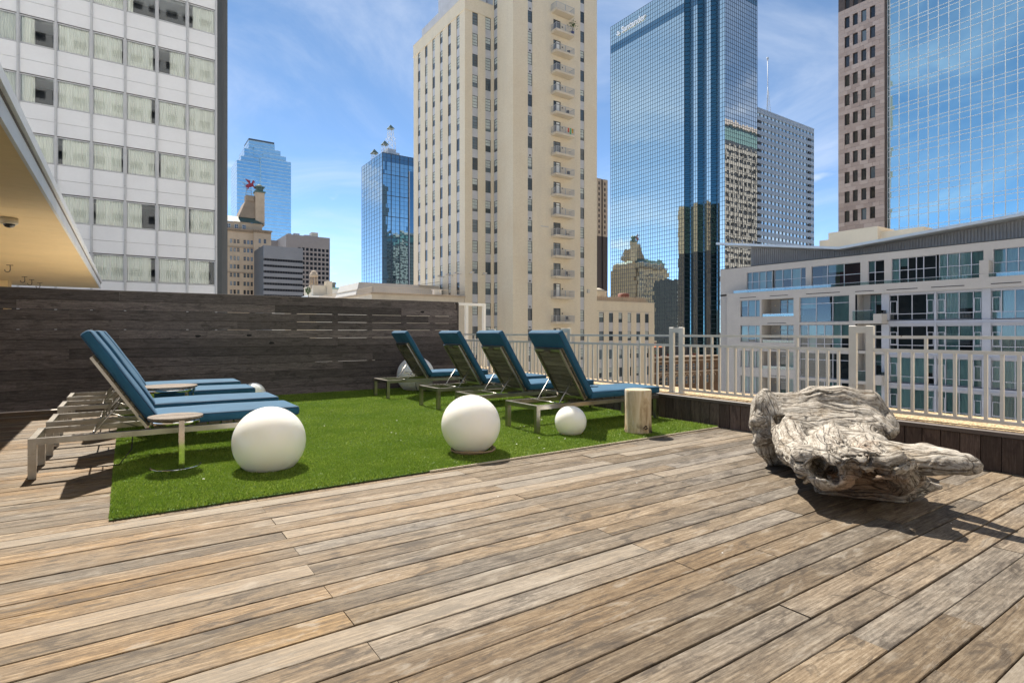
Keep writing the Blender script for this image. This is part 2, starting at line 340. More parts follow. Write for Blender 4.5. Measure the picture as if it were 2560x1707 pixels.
# ---- artificial lawn
LX0, LX1, LY0, LY1 = -0.09, 6.03, 4.325, 11.06
lm = MB(); lm.box(LX0, LX1, LY0, LY1, 0.006, 0.012)
lawn = lm.build('lawn', M['turf_base']); tag(lawn, kind='structure')
em = MB(); em.box(LX0 + 2.2, LX1, LY0 - 0.012, LY0 - 0.001, 0.0035, 0.017)
em.build('lawn_edging', M['turf_edge'], lawn)
def turf():
    cells = []
    nx, ny = 40, 44
    for i in range(nx):
        for j in range(ny):
            x = LX0 + (LX1 - LX0) * (i + .5) / nx; y = LY0 + (LY1 - LY0) * (j + .5) / ny
            d = math.hypot(x, y); dens = 21000 if d < 6 else (15000 if d < 8 else 10500)
            cells.append(int(dens * (LX1 - LX0) * (LY1 - LY0) / nx / ny))
    xs = []; ys = []
    k = 0
    for i in range(nx):
        for j in range(ny):
            n = cells[k]; k += 1
            xs.append(LX0 + (LX1 - LX0) * (i + RNG.random(n)) / nx); ys.append(LY0 + (LY1 - LY0) * (j + RNG.random(n)) / ny)
    x = np.concatenate(xs); y = np.concatenate(ys); n = len(x)
    # patches of pile that lean together
    ph = np.sin(x * 2.3 + 1.3 * np.sin(y * 1.7)) + np.cos(y * 2.9 + 0.8 * np.sin(x * 3.1))
    h = RNG.uniform(0.012, 0.026, n) * (1 + 0.10 * ph)
    a = RNG.uniform(0, 2 * np.pi, n); w = RNG.uniform(0.0020, 0.0034, n)
    la = RNG.uniform(0, 2 * np.pi, n); le = np.abs(RNG.normal(0.0, 0.55, n)) * h
    ca, sa = np.cos(a) * w, np.sin(a) * w; lx, ly = np.cos(la) * le + 0.08 * h * ph, np.sin(la) * le - 0.12 * h
    z0 = 0.010
    V = np.empty((n, 5, 3), np.float32)
    V[:, 0] = np.stack([x - ca, y - sa, np.full(n, z0)], 1); V[:, 1] = np.stack([x + ca, y + sa, np.full(n, z0)], 1)
    V[:, 2] = np.stack([x + ca * .8 + lx * .35, y + sa * .8 + ly * .35, z0 + h * .62], 1)
    V[:, 3] = np.stack([x - ca * .8 + lx * .35, y - sa * .8 + ly * .35, z0 + h * .62], 1)
    V[:, 4] = np.stack([x + lx, y + ly, z0 + h * .97], 1)
    V[:, :, 0] = np.clip(V[:, :, 0], LX0 - 0.02, LX1 + 0.004); V[:, :, 1] = np.clip(V[:, :, 1], LY0 - 0.02, LY1)
    me = bpy.data.meshes.new('turf_pile')
    me.vertices.add(n * 5); me.vertices.foreach_set('co', V.reshape(-1))
    base = (np.arange(n) * 5)[:, None]
    loops = np.concatenate([base + 0, base + 1, base + 2, base + 3, base + 3, base + 2, base + 4], 1).reshape(-1)
    me.loops.add(n * 7); me.loops.foreach_set('vertex_index', loops.astype(np.int32))
    st = np.stack([np.arange(n) * 7, np.arange(n) * 7 + 4], 1).reshape(-1)
    me.polygons.add(n * 2); me.polygons.foreach_set('loop_start', st.astype(np.int32))
    me.update(calc_edges=True)
    at = me.attributes.new('tone', 'FLOAT', 'POINT')
    tone = np.clip(RNG.beta(2.2, 2.2, n) * 0.86 + (RNG.random(n) < 0.05) * 0.2, 0, 1).astype(np.float32)
    at.data.foreach_set('value', np.repeat(tone, 5))
    me.materials.append(M['turf_blade'])
    o = bpy.data.objects.new('turf_pile', me); link(o)
    tag(o, 'short green artificial turf between the fence and the deck', 'grass', kind='stuff')
turf()

# ---- parapet: low planked wall with a pebbled coping
par = empty('parapet', (6.3, 4, 0), 'low parapet clad in dark upright boards with pebbled coping', 'wall')
pb = MB(); pb.box(6.085, 6.90, -6, 11.0, -1.6, 0.300); pb.build('core', M['concrete_pale'], par)
pb = MB(); pb.box(6.115, 6.92, -6, 11.0, 0.306, 0.352); pb.box(6.2, 7.25, 11.0, 12.1, -0.2, 0.352); pb.build('coping', M['aggregate'], par)
pb = MB(); pb.bbox(6.045, 6.112, -6, 11.0, 0.304, 0.346, 0.006); pb.build('edge_strip', M['coping_edge'], par)
cp = MB(); cp.box(-0.012, 0.012, -0.0685, 0.0685, -0.147, 0.147); cpm = cp.mesh('plank', M['curb_wood'])
y = -1.2; CP = 0.1435
for k in range(85):
    yy = y + k * CP
    if yy > 10.98: break
    o = inst('plank', cpm, par, (6.072 + random.uniform(-0.002, 0.002), yy, 0.152)); o.scale.y = random.uniform(0.985, 1.01)

# ---- white steel railing
rail = empty('railing', (6.22, 4, 0.352), 'cream painted steel railing with square bars standing on the parapet', 'railing')
RX = 6.22
def rbar(name, mb): return mb.build(name, M['rail_paint'], rail)
posts = [9.835, 7.465, 5.114, 2.761, 0.40, -1.95]
for yc in posts:
    m = MB(); hw = 0.117; b = 0.0715; d = 0.019
    m.bbox(RX - d, RX + d, yc - hw, yc - hw + b, 0.346, 1.247, 0.004); m.bbox(RX - d, RX + d, yc + hw - b, yc + hw, 0.346, 1.247, 0.004)
    m.box(RX - d + 0.002, RX + d - 0.002, yc - hw + b - 0.001, yc + hw - b + 0.001, 1.172, 1.2445)
    m.box(RX - 0.035, RX + 0.035, yc - hw - 0.012, yc + hw + 0.012, 0.352, 0.360)
    rbar('post', m)
balm = MB(); balm.bbox(-0.0125, 0.0125, -0.0125, 0.0125, -0.284, 0.284, 0.001); balm = balm.mesh('baluster', M['rail_paint'])
shortm = MB(); shortm.box(-0.0125, 0.0125, -0.0125, 0.0125, -0.052, 0.052); shortm = shortm.mesh('baluster', M['rail_paint'])
ends = [11.0] + [p for yc in posts for p in (yc + 0.117, yc - 0.117)] + [-4.2]
for a, b in zip(ends[0::2], ends[1::2]):
    for z0, z1, hw in ((1.118, 1.147, 0.0155), (0.985, 1.017, 0.0155), (0.389, 0.417, 0.0155)):
        m = MB(); m.obox((RX, (a + b) / 2, (z0 + z1) / 2), (hw, 0, 0), (0, (a - b) / 2 + 0.002, 0), (0, 0, (z1 - z0) / 2)); rbar('rail', m)
    n = max(1, round((a - b) / 0.1135) - 1); st = (a - b) / (n + 1)
    for k in range(n):
        yy = a - st * (k + 1)
        inst('baluster', balm, rail, (RX + 0.001, yy, 0.701))
        if k in (3, n - 5): inst('baluster', shortm, rail, (RX, yy, 1.0675))

# ---- white steel ladder hoop outside the railing corner
lh = empty('ladder_frame', (6.6, 11.5, 0.352), 'white steel ladder frame standing at the far end of the fence', 'ladder')
m = MB(); m.box(6.51, 6.57, 11.42, 11.50, 0.352, 1.80); m.build('post', M['white_paint'], lh)
m = MB(); m.box(6.985, 7.045, 11.42, 11.50, 0.352, 1.80); m.build('post', M['white_paint'], lh)
m = MB(); m.box(6.10, 7.045, 11.415, 11.505, 1.80, 1.86); m.build('top_beam', M['white_paint'], lh)
m = MB(); m.box(6.10, 6.15, 11.425, 11.495, 0.0, 1.80); m.build('post', M['white_paint'], lh)

# ---- slat fence
fen = empty('slat_fence', (2, 11.13, 0), 'tall dark wooden privacy fence of horizontal slats behind the loungers', 'fence')
NS = 12; pitch = 1.832 / NS
jp = [3.53, 2.27, 2.89, 1.64]
gaprow = {0: 0.005, 1: 0.008, 2: 0.005, 3: 0.008, 4: 0.006, 5: 0.005, 6: 0.005, 7: 0.006, 8: 0.005, 9: 0.005, 10: 0.005, 11: 0.005}
open_span = {1: (-1.5, 5.9), 3: (-1.4, 5.9), 4: (2.9, 4.6), 2: (2.6, 5.9), 7: (3.0, 4.2)}     # joints one can see daylight through
ztop = 1.832
for r in range(NS):
    zt = ztop - r * pitch; g = gaprow[r]
    J = jp[r % 4]; xs = [-7.5, J - 7.3, J - 2.52 - 1.1, J, J + 2.5, 6.10]
    xs = sorted(x for x in xs if -7.5 <= x <= 6.10)
    for a, b in zip(xs[:-1], xs[1:]):
        if b - a < 0.3: continue
        hh = (pitch - g) / 2 + random.uniform(-0.001, 0.0004)
        me = MB(); me.bbox(-(b - a) / 2 + 0.0003, (b - a) / 2 - 0.0003, -0.011, 0.011, -hh, hh, 0.002)
        o = inst('slat', me.mesh('slat', M['fence_wood']), fen, ((a + b) / 2, 11.111 + random.uniform(-0.003, 0.003), zt - hh - 0.001))
        o.rotation_euler.y = random.gauss(0, 0.0006)
for r in range(NS - 1):
    zj = ztop - (r + 1) * pitch; sp_ = open_span.get(r)
    for a, b in ([(-7.5, 6.10)] if sp_ is None else [(-7.5, sp_[0]), (sp_[1], 6.10)]):
        m = MB(); m.box(a, b, 11.1225, 11.1238, zj - 0.02, zj + 0.02); m.build('backing_strip', M['dark_void'], fen)  # dark strips added behind the closed joints to block daylight
for k, x in enumerate((-7.4, -6.1, -4.8, -3.5, -2.3, -1.1, -0.35, 0.42, 1.16, 1.90, 2.62, 3.40, 4.10, 4.85, 5.52, 6.05)):
    m = MB(); m.box(x - 0.045, x + 0.045, 11.124, 11.21, 0.0, 1.815); m.build('post', M['fence_wood'], fen)
m = MB(); m.bbox(-7.5, 6.12, 11.095, 11.215, 1.8335, 1.852, 0.003); m.build('cap_rail', M['fence_wood'], fen)
m = MB(); m.box(6.102, 6.135, 11.095, 11.215, 0, 1.832); m.build('end_trim', M['fence_wood'], fen)
for (kx, kz) in ((1.02, 1.113), (1.83, 1.125), (2.21, 0.985), (5.25, 1.615)):
    m = MB(); pts = [(kx + 0.045 * math.cos(a) * (1 + 0.25 * math.sin(3 * a + kx)), kz + 0.022 * math.sin(a)) for a in [i * math.pi / 6 for i in range(12)]]
    m.add([(x, 11.0955, z) for x, z in pts] + [(x, 11.104, z) for x, z in pts], [tuple(range(12))] + [(i, (i + 12), ((i + 1) % 12) + 12, (i + 1) % 12) for i in range(12)])
    m.build('knot', M['dark_void'], fen)

# ---- canopy of the building at the left
can = empty('roof_canopy', (-4, 11, 3.0), 'overhanging roof canopy with warm cream soffit and white fascia', 'canopy')
m = MB()
nb = 46
for k in range(nb):
    y0 = -7 + (28.9 + 7) * k / nb; y1 = -7 + (28.9 + 7) * (k + 1) / nb
    m.box(-9, -0.905, y0 + 0.003, y1 - 0.003, 3.0, 3.04)
m.build('soffit', M['canopy_soffit'], can)
m = MB(); m.box(-9, -0.905, -7, 28.9, 3.042, 3.30); m.build('slab', M['fascia_white'], can)
for k, (a, b) in enumerate(zip((-7, -1.5, 1.6, 4.7, 7.8, 10.9, 14.0, 17.1, 20.2, 23.3, 26.4), (-1.5, 1.6, 4.7, 7.8, 10.9, 14.0, 17.1, 20.2, 23.3, 26.4, 28.95))):
    m = MB(); m.box(-0.903, -0.87, a + 0.004, b - 0.004, 2.985, 3.165); m.build('fascia_panel', M['fascia_white'], can)
    m = MB(); m.box(-0.87, -0.825, a + 0.004, b - 0.004, 3.195, 3.315); m.build('gutter_panel', M['fascia_white'], can)
m = MB(); m.box(-0.903, -0.86, -7, 28.93, 3.167, 3.193); m.build('drip_groove', M['coping_edge'], can)
pv = empty('pavilion_wall', (-8, 27, -0.12), 'cream wall beneath the far end of the canopy', 'wall')
m = MB(); m.box(-14, -5.05, 26.6, 27.4, -0.12, 2.998); m.build('wall', M['canopy_soffit'], pv)
m = MB(); m.box(-4.15, -3.45, 26.5, 27.3, -0.12, 2.998); m.build('pier', M['canopy_soffit'], pv)
m = MB(); m.box(-5.05, -4.15, 26.9, 27.2, -0.12, 2.998); m.build('door', M['coping_edge'], pv)
sc_ = empty('security_camera', (-1.54, 11.95, 3.0), 'round dome security camera fixed under the canopy soffit', 'camera')
m = MB(); m.lathe([(0.0, 0.0), (0.115, 0.0), (0.115, -0.08), (0.1, -0.10), (0.0, -0.10)], 28, (-1.54, 11.95, 3.0)); m.build('housing', M['camera_housing'], sc_)
m = MB(); m.lathe([(0.078, -0.098)] + [(0.078 * math.cos(a), -0.098 - 0.06 * math.sin(a)) for a in [i * math.pi / 16 for i in range(1, 9)]], 24, (-1.54, 11.95, 3.0)); m.build('dome', M['black_plastic'], sc_)
for k, (x, y, lab) in enumerate(((-2.65, 20.3, 'leftmost rusty hook under the canopy soffit'), (-2.8, 24.3, 'rusty hook under the soffit, second from the left'), (-2.75, 25.5, 'tiny rusty hook between two larger hooks under the soffit'), (-2.68, 27.0, 'rightmost rusty hook under the far end of the soffit'))):
    m = MB(); r = 0.055; m.tube([(x + r * math.cos(a), y, 2.86 + r * math.sin(a)) for a in [math.pi * (0.9 + 0.12 * i) for i in range(11)]] , 0.011, 6)
    m.tube([(x + 0.055, y, 3.0), (x + 0.06, y, 2.86)], 0.011, 6); m.box(x - 0.02, x + 0.12, y - 0.02, y + 0.02, 2.985, 2.999)
    tag(m.build('ceiling_hook', M['coping_edge'], None, (x, y, 3.0)), lab, 'hook', 'hooks under the canopy')
# ================================================================== FURNITURE
def cushion_mesh(name, L, Wd, T, rad=0.028, puff=0.014, seed=1, wr=0.007):
    """upholstered pad: x along its length, y its width, z its thickness; origin at one end's middle, underside"""
    bm = bmesh.new(); bmesh.ops.create_cube(bm, size=1.0)
    for v in bm.verts: v.co = Vector(((v.co.x + .5) * L, v.co.y * Wd, (v.co.z + .5) * T))
    for i in range(1, 12): bmesh.ops.bisect_plane(bm, geom=bm.verts[:] + bm.edges[:] + bm.faces[:], plane_co=(L * i / 12, 0, 0), plane_no=(1, 0, 0))
    for i in range(1, 6): bmesh.ops.bisect_plane(bm, geom=bm.verts[:] + bm.edges[:] + bm.faces[:], plane_co=(0, -Wd / 2 + Wd * i / 6, 0), plane_no=(0, 1, 0))
    es = [e for e in bm.edges if len(e.link_faces) == 2 and e.calc_face_angle(0) > 1.0]
    bmesh.ops.bevel(bm, geom=es, offset=rad, segments=4, profile=0.5, affect='EDGES')
    for v in bm.verts:
        x, y, z = v.co; u = max(0, 1 - (2 * x / L - 1) ** 4); w = max(0, 1 - (2 * y / Wd) ** 4)
        k = (z / T - 0.5) * 2
        nz = noise.noise(Vector((x * 3 + seed * 7, y * 4, z * 3)))
        v.co.z += k * puff * u * w * (0.7 if k > 0 else 0.15) + (wr * nz if k > 0 else 0)
        sd = abs(2 * y / Wd)
        if sd > 0.7: v.co.y += math.copysign(1, y) * puff * 0.5 * (1 - k * k) * u
        v.co.x += (0.004 * noise.noise(Vector((y * 9, z * 9, seed)))) * (1 if x > L * .9 or x < L * .1 else 0)
    me = bpy.data.meshes.new(name); bm.to_mesh(me); bm.free(); me.materials.append(M['blue_fabric'])
    me.polygons.foreach_set('use_smooth', [True] * len(me.polygons)); me.update(); return me
def piping_mesh(name, L, Wd, T, z, seed):
    m = MB(); r = 0.02; x0, x1, y0, y1 = 0.012, L - 0.012, -Wd / 2 + 0.006, Wd / 2 - 0.006; pts = []
    for cx, cy, a0 in ((x1 - r, y1 - r, 0), (x0 + r, y1 - r, 90), (x0 + r, y0 + r, 180), (x1 - r, y0 + r, 270)):
        for i in range(4): a = R(a0 + 30 * i); pts.append((cx + r * math.cos(a), cy + r * math.sin(a), z))
    m.tube(pts, 0.0068, 6, True); return m.mesh(name, M['blue_piping'])

CW = 0.65; CL = 2.06
def make_lounger():
    root = empty('sun_lounger', (0, 0, 0)); S = M['brushed_steel']; ht = 0.325
    for y0 in (0.0, CW - 0.04):
        m = MB(); m.bbox(0.052, CL - 0.052, y0 + 0.001, y0 + 0.039, ht - 0.05, ht, 0.002); m.build('side_rail', S, root)
    for x0 in (0.001, CL - 0.051):
        m = MB(); m.bbox(x0 + 0.001, x0 + 0.049, 0.0515, CW - 0.0515, ht - 0.049, ht - 0.001, 0.002); m.build('end_rail', S, root)
    for x0 in (0.0, CL - 0.052):
        for y0 in (0.0, CW - 0.052):
            m = MB(); m.bbox(x0, x0 + 0.052, y0, y0 + 0.052, 0.004, ht + 0.001, 0.002); m.build('leg', S, root)
    # reclining back
    P = Vector((0.80, 0, 0.335)); d = Vector((-0.535, 0, 0.845)); n = Vector((0.845, 0, 0.535)); BL = 0.745
    def bp(s, y, o): return Vector((P.x + d.x * s + n.x * o, y, P.z + d.z * s + n.z * o))
    fr = MB()
    for yc in (0.085, CW - 0.085): fr.obox(bp(BL / 2, yc, 0.0), d * (BL / 2), (0, 0.017, 0), n * 0.012)
    fr.obox(bp(BL - 0.018, CW / 2, 0.001), d * 0.018, (0, CW / 2 - 0.103, 0), n * 0.0115)
    fr.obox(bp(0.03, CW / 2, 0.001), d * 0.018, (0, CW / 2 - 0.103, 0), n * 0.0115)
    fr.build('back_frame', S, root)
    ns = 11; sp = BL / ns
    for k in range(ns):
        sl_ = MB(); sl_.obox((0, 0, 0), d * (sp / 2 - 0.004), (0, CW / 2 - 0.045, 0), n * 0.009)
        inst('back_slat', sl_.mesh('back_slat', M['teak_slat']), root, bp(sp * (k + .5) + 0.004, CW / 2, 0.022))
    # seat slats
    ss = MB(); ss.box(-0.045, 0.045, -CW / 2 + 0.045, CW / 2 - 0.045, -0.009, 0.009); ssm = ss.mesh('seat_slat', M['teak_slat'])
    for k in range(11): inst('seat_slat', ssm, root, (0.90 + k * 0.1075, CW / 2, ht + 0.0105))
    # cushions
    CT = 0.088; CLb = 0.93
    bc = bpy.data.objects.new('back_cushion', cushion_mesh('back_cushion', CLb, CW - 0.02, CT, seed=2)); link(bc, root, bp(0.02, CW / 2, 0.036))
    bc.matrix_local = Matrix.Translation(bp(0.02, CW / 2, 0.036)) @ Matrix(((d.x, 0, n.x), (0, -1, 0), (d.z, 0, n.z))).to_4x4()
    b2 = bpy.data.objects.new('piping', piping_mesh('piping', CLb, CW - 0.02, CT, CT * 0.86, 1)); link(b2, None, (0, 0, 0)); b2.parent = bc
    b3 = bpy.data.objects.new('piping', piping_mesh('piping', CLb, CW - 0.02, CT, CT * 0.12, 1)); link(b3, None, (0, 0, 0)); b3.parent = bc
    SL = 1.245
    sc = bpy.data.objects.new('seat_cushion', cushion_mesh('seat_cushion', SL, CW - 0.02, 0.092, seed=5)); link(sc, root, (0.845, CW / 2, ht + 0.021))
    for z in (0.079, 0.012):
        b4 = bpy.data.objects.new('piping', piping_mesh('piping', SL, CW - 0.02, 0.092, z, 1)); link(b4, None, (0, 0, 0)); b4.parent = sc
    # notched racks, struts and cross rods
    for yc in (0.047, CW - 0.047):
        m = MB(); m.box(0.20, 0.56, yc - 0.003, yc + 0.003, ht - 0.046, ht - 0.012)
        for i in range(6): m.box(0.215 + i * 0.058, 0.238 + i * 0.058, yc - 0.003, yc + 0.003, ht - 0.0118, ht + 0.004)
        m.build('rack', S, root)
    st = bp(0.31, 0, -0.012); b0 = Vector((0.415, 0, ht - 0.012))
    for yc in (0.105, CW - 0.105):
        m = MB(); m.tube([(st.x, yc, st.z), (b0.x + 0.01, yc, b0.z + 0.012), (b0.x, yc, b0.z)], 0.0068, 8); m.build('strut', S, root)
        m = MB(); q = bp(0.05, 0, -0.014); mid = st.lerp(b0, 0.55); m.tube([(mid.x, yc, mid.z), (q.x - 0.03, yc + (0.03 if yc < .3 else -0.03), q.z - 0.03)], 0.0048, 8); m.build('link_rod', S, root)
    m = MB(); m.tube([(b0.x, 0.05, b0.z), (b0.x, CW - 0.05, b0.z)], 0.0068, 8); m.build('cross_rod', S, root)
    m = MB(); c = st.lerp(b0, 0.55); m.tube([(c.x, 0.105, c.z), (c.x, CW - 0.105, c.z)], 0.0048, 8); m.build('cross_rod', S, root)
    m = MB(); q = bp(BL - 0.03, 0, -0.02); m.obox((q.x, CW / 2, q.z), d * 0.016, (0, 0.055, 0), n * 0.008); m.build('handle_plate', M['coping_edge'], root)
    m = MB(); q = bp(0.1, 0, 0.05); m.tube([(q.x, 0.03, q.z - 0.06), (q.x - 0.03, 0.02, q.z - 0.02), (q.x - 0.05, 0.03, q.z)], 0.004, 6); m.build('tie_strap', M['blue_piping'], root)
    return root
lg = make_lounger()
spots = [
 (-0.648, 5.885, 'blue cushioned sun lounger nearest the camera on the left, beside the small round table'),
 (-0.628, 6.910, 'second blue sun lounger of the left row, close behind the nearest one'),
 (-0.648, 8.240, 'third blue sun lounger of the left row, just beyond the larger round table'),
 (-0.646, 9.430, 'farthest blue sun lounger of the left row, next to the dark fence'),
 (3.885, 5.190, 'blue sun lounger of the right row beside the upright log, nearest the camera'),
 (3.875, 6.470, 'second blue sun lounger of the right row, behind the large white globe'),
 (3.862, 7.640, 'third blue sun lounger of the right row, seen from behind its slatted back'),
 (3.765, 9.385, 'farthest blue sun lounger of the right row, before the biggest globe')]
for i, (x, y, lab) in enumerate(spots):
    o = lg if i == 0 else copy_tree(lg)
    o.location = (x, y, 0.004 if x < 0 else 0.012)
    tag(o, lab, 'sun lounger', 'sun loungers on the terrace')
    # left loungers stand half on turf; small differences in how far each back is tilted and how pads lie
    for ch in o.children:
        if ch.name.startswith('seat_cushion'): ch.location.y += random.uniform(-0.008, 0.008); ch.rotation_euler.z = random.uniform(-0.008, 0.008)

# ---- side tables
def side_table(cx, cy, rad, h, legs, label, ring):
    t = empty('side_table', (cx, cy, 0.012), label, 'table', 'round side tables')
    nb = 7; w = 2 * rad / nb
    for k in range(nb):        # top made of boards cut round
        y0 = -rad + k * w + 0.0015; y1 = y0 + w - 0.003
        def hx(y): return math.sqrt(max(rad * rad - y * y, 0.0004))
        ys = [y0 + (y1 - y0) * i / 5 for i in range(6)]
        poly = [(-hx(y), y) for y in ys][::-1] + [(hx(y), y) for y in ys]
        m = MB(); m.prism([(x, y - (y0 + y1) / 2) for x, y in poly], -0.009, 0.009)
        inst('top_board', m.mesh('top_board', M['table_wood']), t, (cx, cy + (y0 + y1) / 2, h - 0.011 + random.uniform(-0.001, 0.001)))
    m = MB(); m.lathe([(rad - 0.03, h - 0.065), (rad - 0.022, h - 0.065), (rad - 0.022, h - 0.024), (rad - 0.03, h - 0.024), (rad - 0.03, h - 0.065)], 40, (cx, cy, 0)); m.build('rim_band', M['chrome'], t)
    for (lx, ly) in legs:
        m = MB(); a = math.atan2(ly, lx); u = Vector((math.cos(a), math.sin(a), 0)); v = Vector((-u.y, u.x, 0))
        m.obox((cx + lx, cy + ly, (h - 0.024 + 0.02) / 2), u * 0.006, v * 0.021, (0, 0, (h - 0.024 - 0.02) / 2)); m.build('leg', M['chrome'], t)
    a0, a1 = ring
    m = MB(); pts = [(cx + (rad - 0.02) * math.cos(R(a)), cy + (rad - 0.02) * math.sin(R(a)), 0.026) for a in np.linspace(a0, a1, 30)]
    m.tube(pts, 0.0075, 8, caps=True); m.build('base_ring', M['chrome'], t)
    return t
side_table(0.355, 5.68, 0.208, 0.462, [(0.03, -0.185)], 'small round wooden table with one steel stem beside the nearest lounger', (175, 365))
side_table(0.42, 7.88, 0.30, 0.545, [(-0.21, -0.16), (0.24, -0.14), (-0.16, 0.2), (0.2, 0.18)], 'larger round wooden table on steel legs between two left loungers', (0, 359))

# ---- white globes
def globe(x, y, d, h, label, tilt=0.0, seed=0, rx=1.0):
    r = d / 2; zc = h - r; prof = []
    n = 40
    for i in range(n + 1):
        a = -math.pi / 2 + math.pi * i / n
        z = zc + r * math.sin(a); q = r * math.cos(a)
        if z < 0.0: continue
        prof.append((q, z))
    q0 = prof[0][0]; prof = [(0.001, 0.004), (q0 * 0.9, 0.0)] + prof
    m = MB(); m.lathe([(a, b) for a, b in prof], 64, (0, 0, 0))
    me = m.mesh('globe_light', M['globe_plastic'])
    o = inst('globe_light', me, None, (x, y, 0.016)); o.rotation_euler = (tilt, 0, seed); o.scale.x = rx
    return tag(o, label, 'globe light', 'white globe lights')
globe(1.02, 5.20, 0.592, 0.522, 'large flattened white globe light on the turf in front of the nearest lounger', 0.0, 0.3)
g2 = globe(2.775, 4.775, 0.573, 0.552, 'round white globe light at the middle of the lawn, resting on a ring', 0.0, 1.2)
globe(4.21, 4.975, 0.362, 0.322, 'small white globe light standing beside the nearest right lounger')
globe(4.84, 10.55, 0.75, 0.675, 'biggest white globe light half hidden behind the farthest right lounger', 0.0, 2.0)
globe(1.74, 10.12, 0.37, 0.33, 'small white globe light against the dark fence, mostly hidden by loungers')
m = MB(); rr = 0.19
for k in range(3): m.tube([(2.80 + (rr + 0.012 * k) * math.cos(a), 4.775 + (rr + 0.012 * k) * math.sin(a) * 0.97, 0.028 + 0.009 * k + 0.004 * math.sin(3 * a + k)) for a in [i * 2 * math.pi / 40 for i in range(40)]], 0.0085, 6, True)
plain('rope', (0.33, 0.23, 0.14), 0.9, var=0.2, scale=30)
tag(m.build('rope_ring', M['rope'], None, (2.80, 4.775, 0.016)), 'coiled brown ring under the middle white globe', 'ring')
m = MB(); m.tube([(4.66, 10.17, 0.20), (4.665, 10.14, 0.10), (4.68, 10.12, 0.03), (4.85, 10.05, 0.03), (5.2, 10.1, 0.03)], 0.006, 6)
tag(m.build('power_cable', M['black_plastic'], None, (4.7, 10.1, 0.03)), 'thin black cable running from the biggest globe', 'cable')
m = MB(); m.tube([(0.05, 6.05, 0.30), (0.04, 6.02, 0.15), (-0.05, 5.99, 0.03), (-0.2, 6.02, 0.025), (-0.32, 6.05, 0.022)], 0.005, 6)
tag(m.build('power_cable', M['black_plastic'], None, (0, 6, 0.02)), 'thin black cable hanging under the nearest left lounger', 'cable')

# ---- upright log
t = NT('log_side'); v = t.coord('Object', (1, 1, 0.22)); n = t.noise(v, 14, 6, 0.6, 0.8); n2 = t.noise(t.coord('Object', (1, 1, 0.35)), 6, 5, 0.6)
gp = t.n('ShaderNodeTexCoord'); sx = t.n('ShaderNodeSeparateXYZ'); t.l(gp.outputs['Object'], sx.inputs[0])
n3 = t.noise(t.coord('Object', (1, 1, 0.8)), 9, 5)
c = t.ramp(n, [(0.3, (0.30, 0.20, 0.10)), (0.5, (0.55, 0.43, 0.27)), (0.7, (0.66, 0.56, 0.40))])
c = t.mix(t.mr(n2, 0.56, 0.68), c, (0.34, 0.17, 0.05)); c = t.mix(t.mr(n2, 0.40, 0.30), c, (0.55, 0.52, 0.46))
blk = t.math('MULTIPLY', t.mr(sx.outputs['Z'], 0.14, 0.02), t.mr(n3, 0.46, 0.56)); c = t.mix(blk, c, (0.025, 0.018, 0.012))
M['log_side'] = t.bsdf(c, 0.75, 0, n, 0.4, 0.01)
t = NT('log_end'); v = t.coord('Object'); w = t.n('ShaderNodeTexWave', wave_type='RINGS', rings_direction='Z'); w.inputs['Scale'].default_value = 14; w.inputs['Distortion'].default_value = 3; t.l(v, w.inputs['Vector'])
M['log_end'] = t.bsdf(t.ramp(w.outputs['Fac'], [(0.2, (0.42, 0.31, 0.18)), (0.8, (0.62, 0.50, 0.33))]), 0.8, 0, w.outputs['Fac'], 0.2, 0.004)
lo = empty('upright_log', (4.94, 4.62, 0.012), 'upright cut log with peeled pale bark used as a small table', 'log')
nv = 48; rings = [(0.0, 1.03), (0.02, 1.04), (0.06, 1.0), (0.15, 0.985), (0.26, 0.98), (0.38, 0.985), (0.47, 1.0), (0.495, 1.0), (0.502, 0.975)]
v = []; f = []
for z, k in rings:
    for i in range(nv):
        a = 2 * math.pi * i / nv
        rr = 0.152 * k * (1 + 0.05 * noise.noise(Vector((math.cos(a) * 1.3, math.sin(a) * 1.3, z * 1.2))) + 0.018 * noise.noise(Vector((math.cos(a) * 6, math.sin(a) * 6, z * 3))))
        v.append((rr * math.cos(a), rr * math.sin(a), z))
for i in range(len(rings) - 1):
    for k in range(nv): l = (k + 1) % nv; f.append((i * nv + k, i * nv + l, (i + 1) * nv + l, (i + 1) * nv + k))
me = mesh('bark', v, f, M['log_side'], True); inst('bark', me, lo, (4.94, 4.62, 0.012))
top = [v[(len(rings) - 1) * nv + k] for k in range(nv)]
mid = [(x * 0.6, y * 0.6, z - 0.004) for x, y, z in top]; ctr = (0, 0, 0.490)
vv = top + mid + [ctr]; ff = [(k, (k + 1) % nv, nv + (k + 1) % nv, nv + k) for k in range(nv)] + [(nv + k, nv + (k + 1) % nv, 2 * nv) for k in range(nv)]
inst('cut_face', mesh('cut_face', vv, ff, M['log_end'], True), lo, (4.94, 4.62, 0.012))
m = MB(); m.tube([(4.92, 4.470, 0.10), (4.89, 4.455, 0.115), (4.86, 4.462, 0.09), (4.885, 4.456, 0.075), (4.93, 4.465, 0.085)], 0.006, 6)
m.build('knot', M['dark_void'], lo)

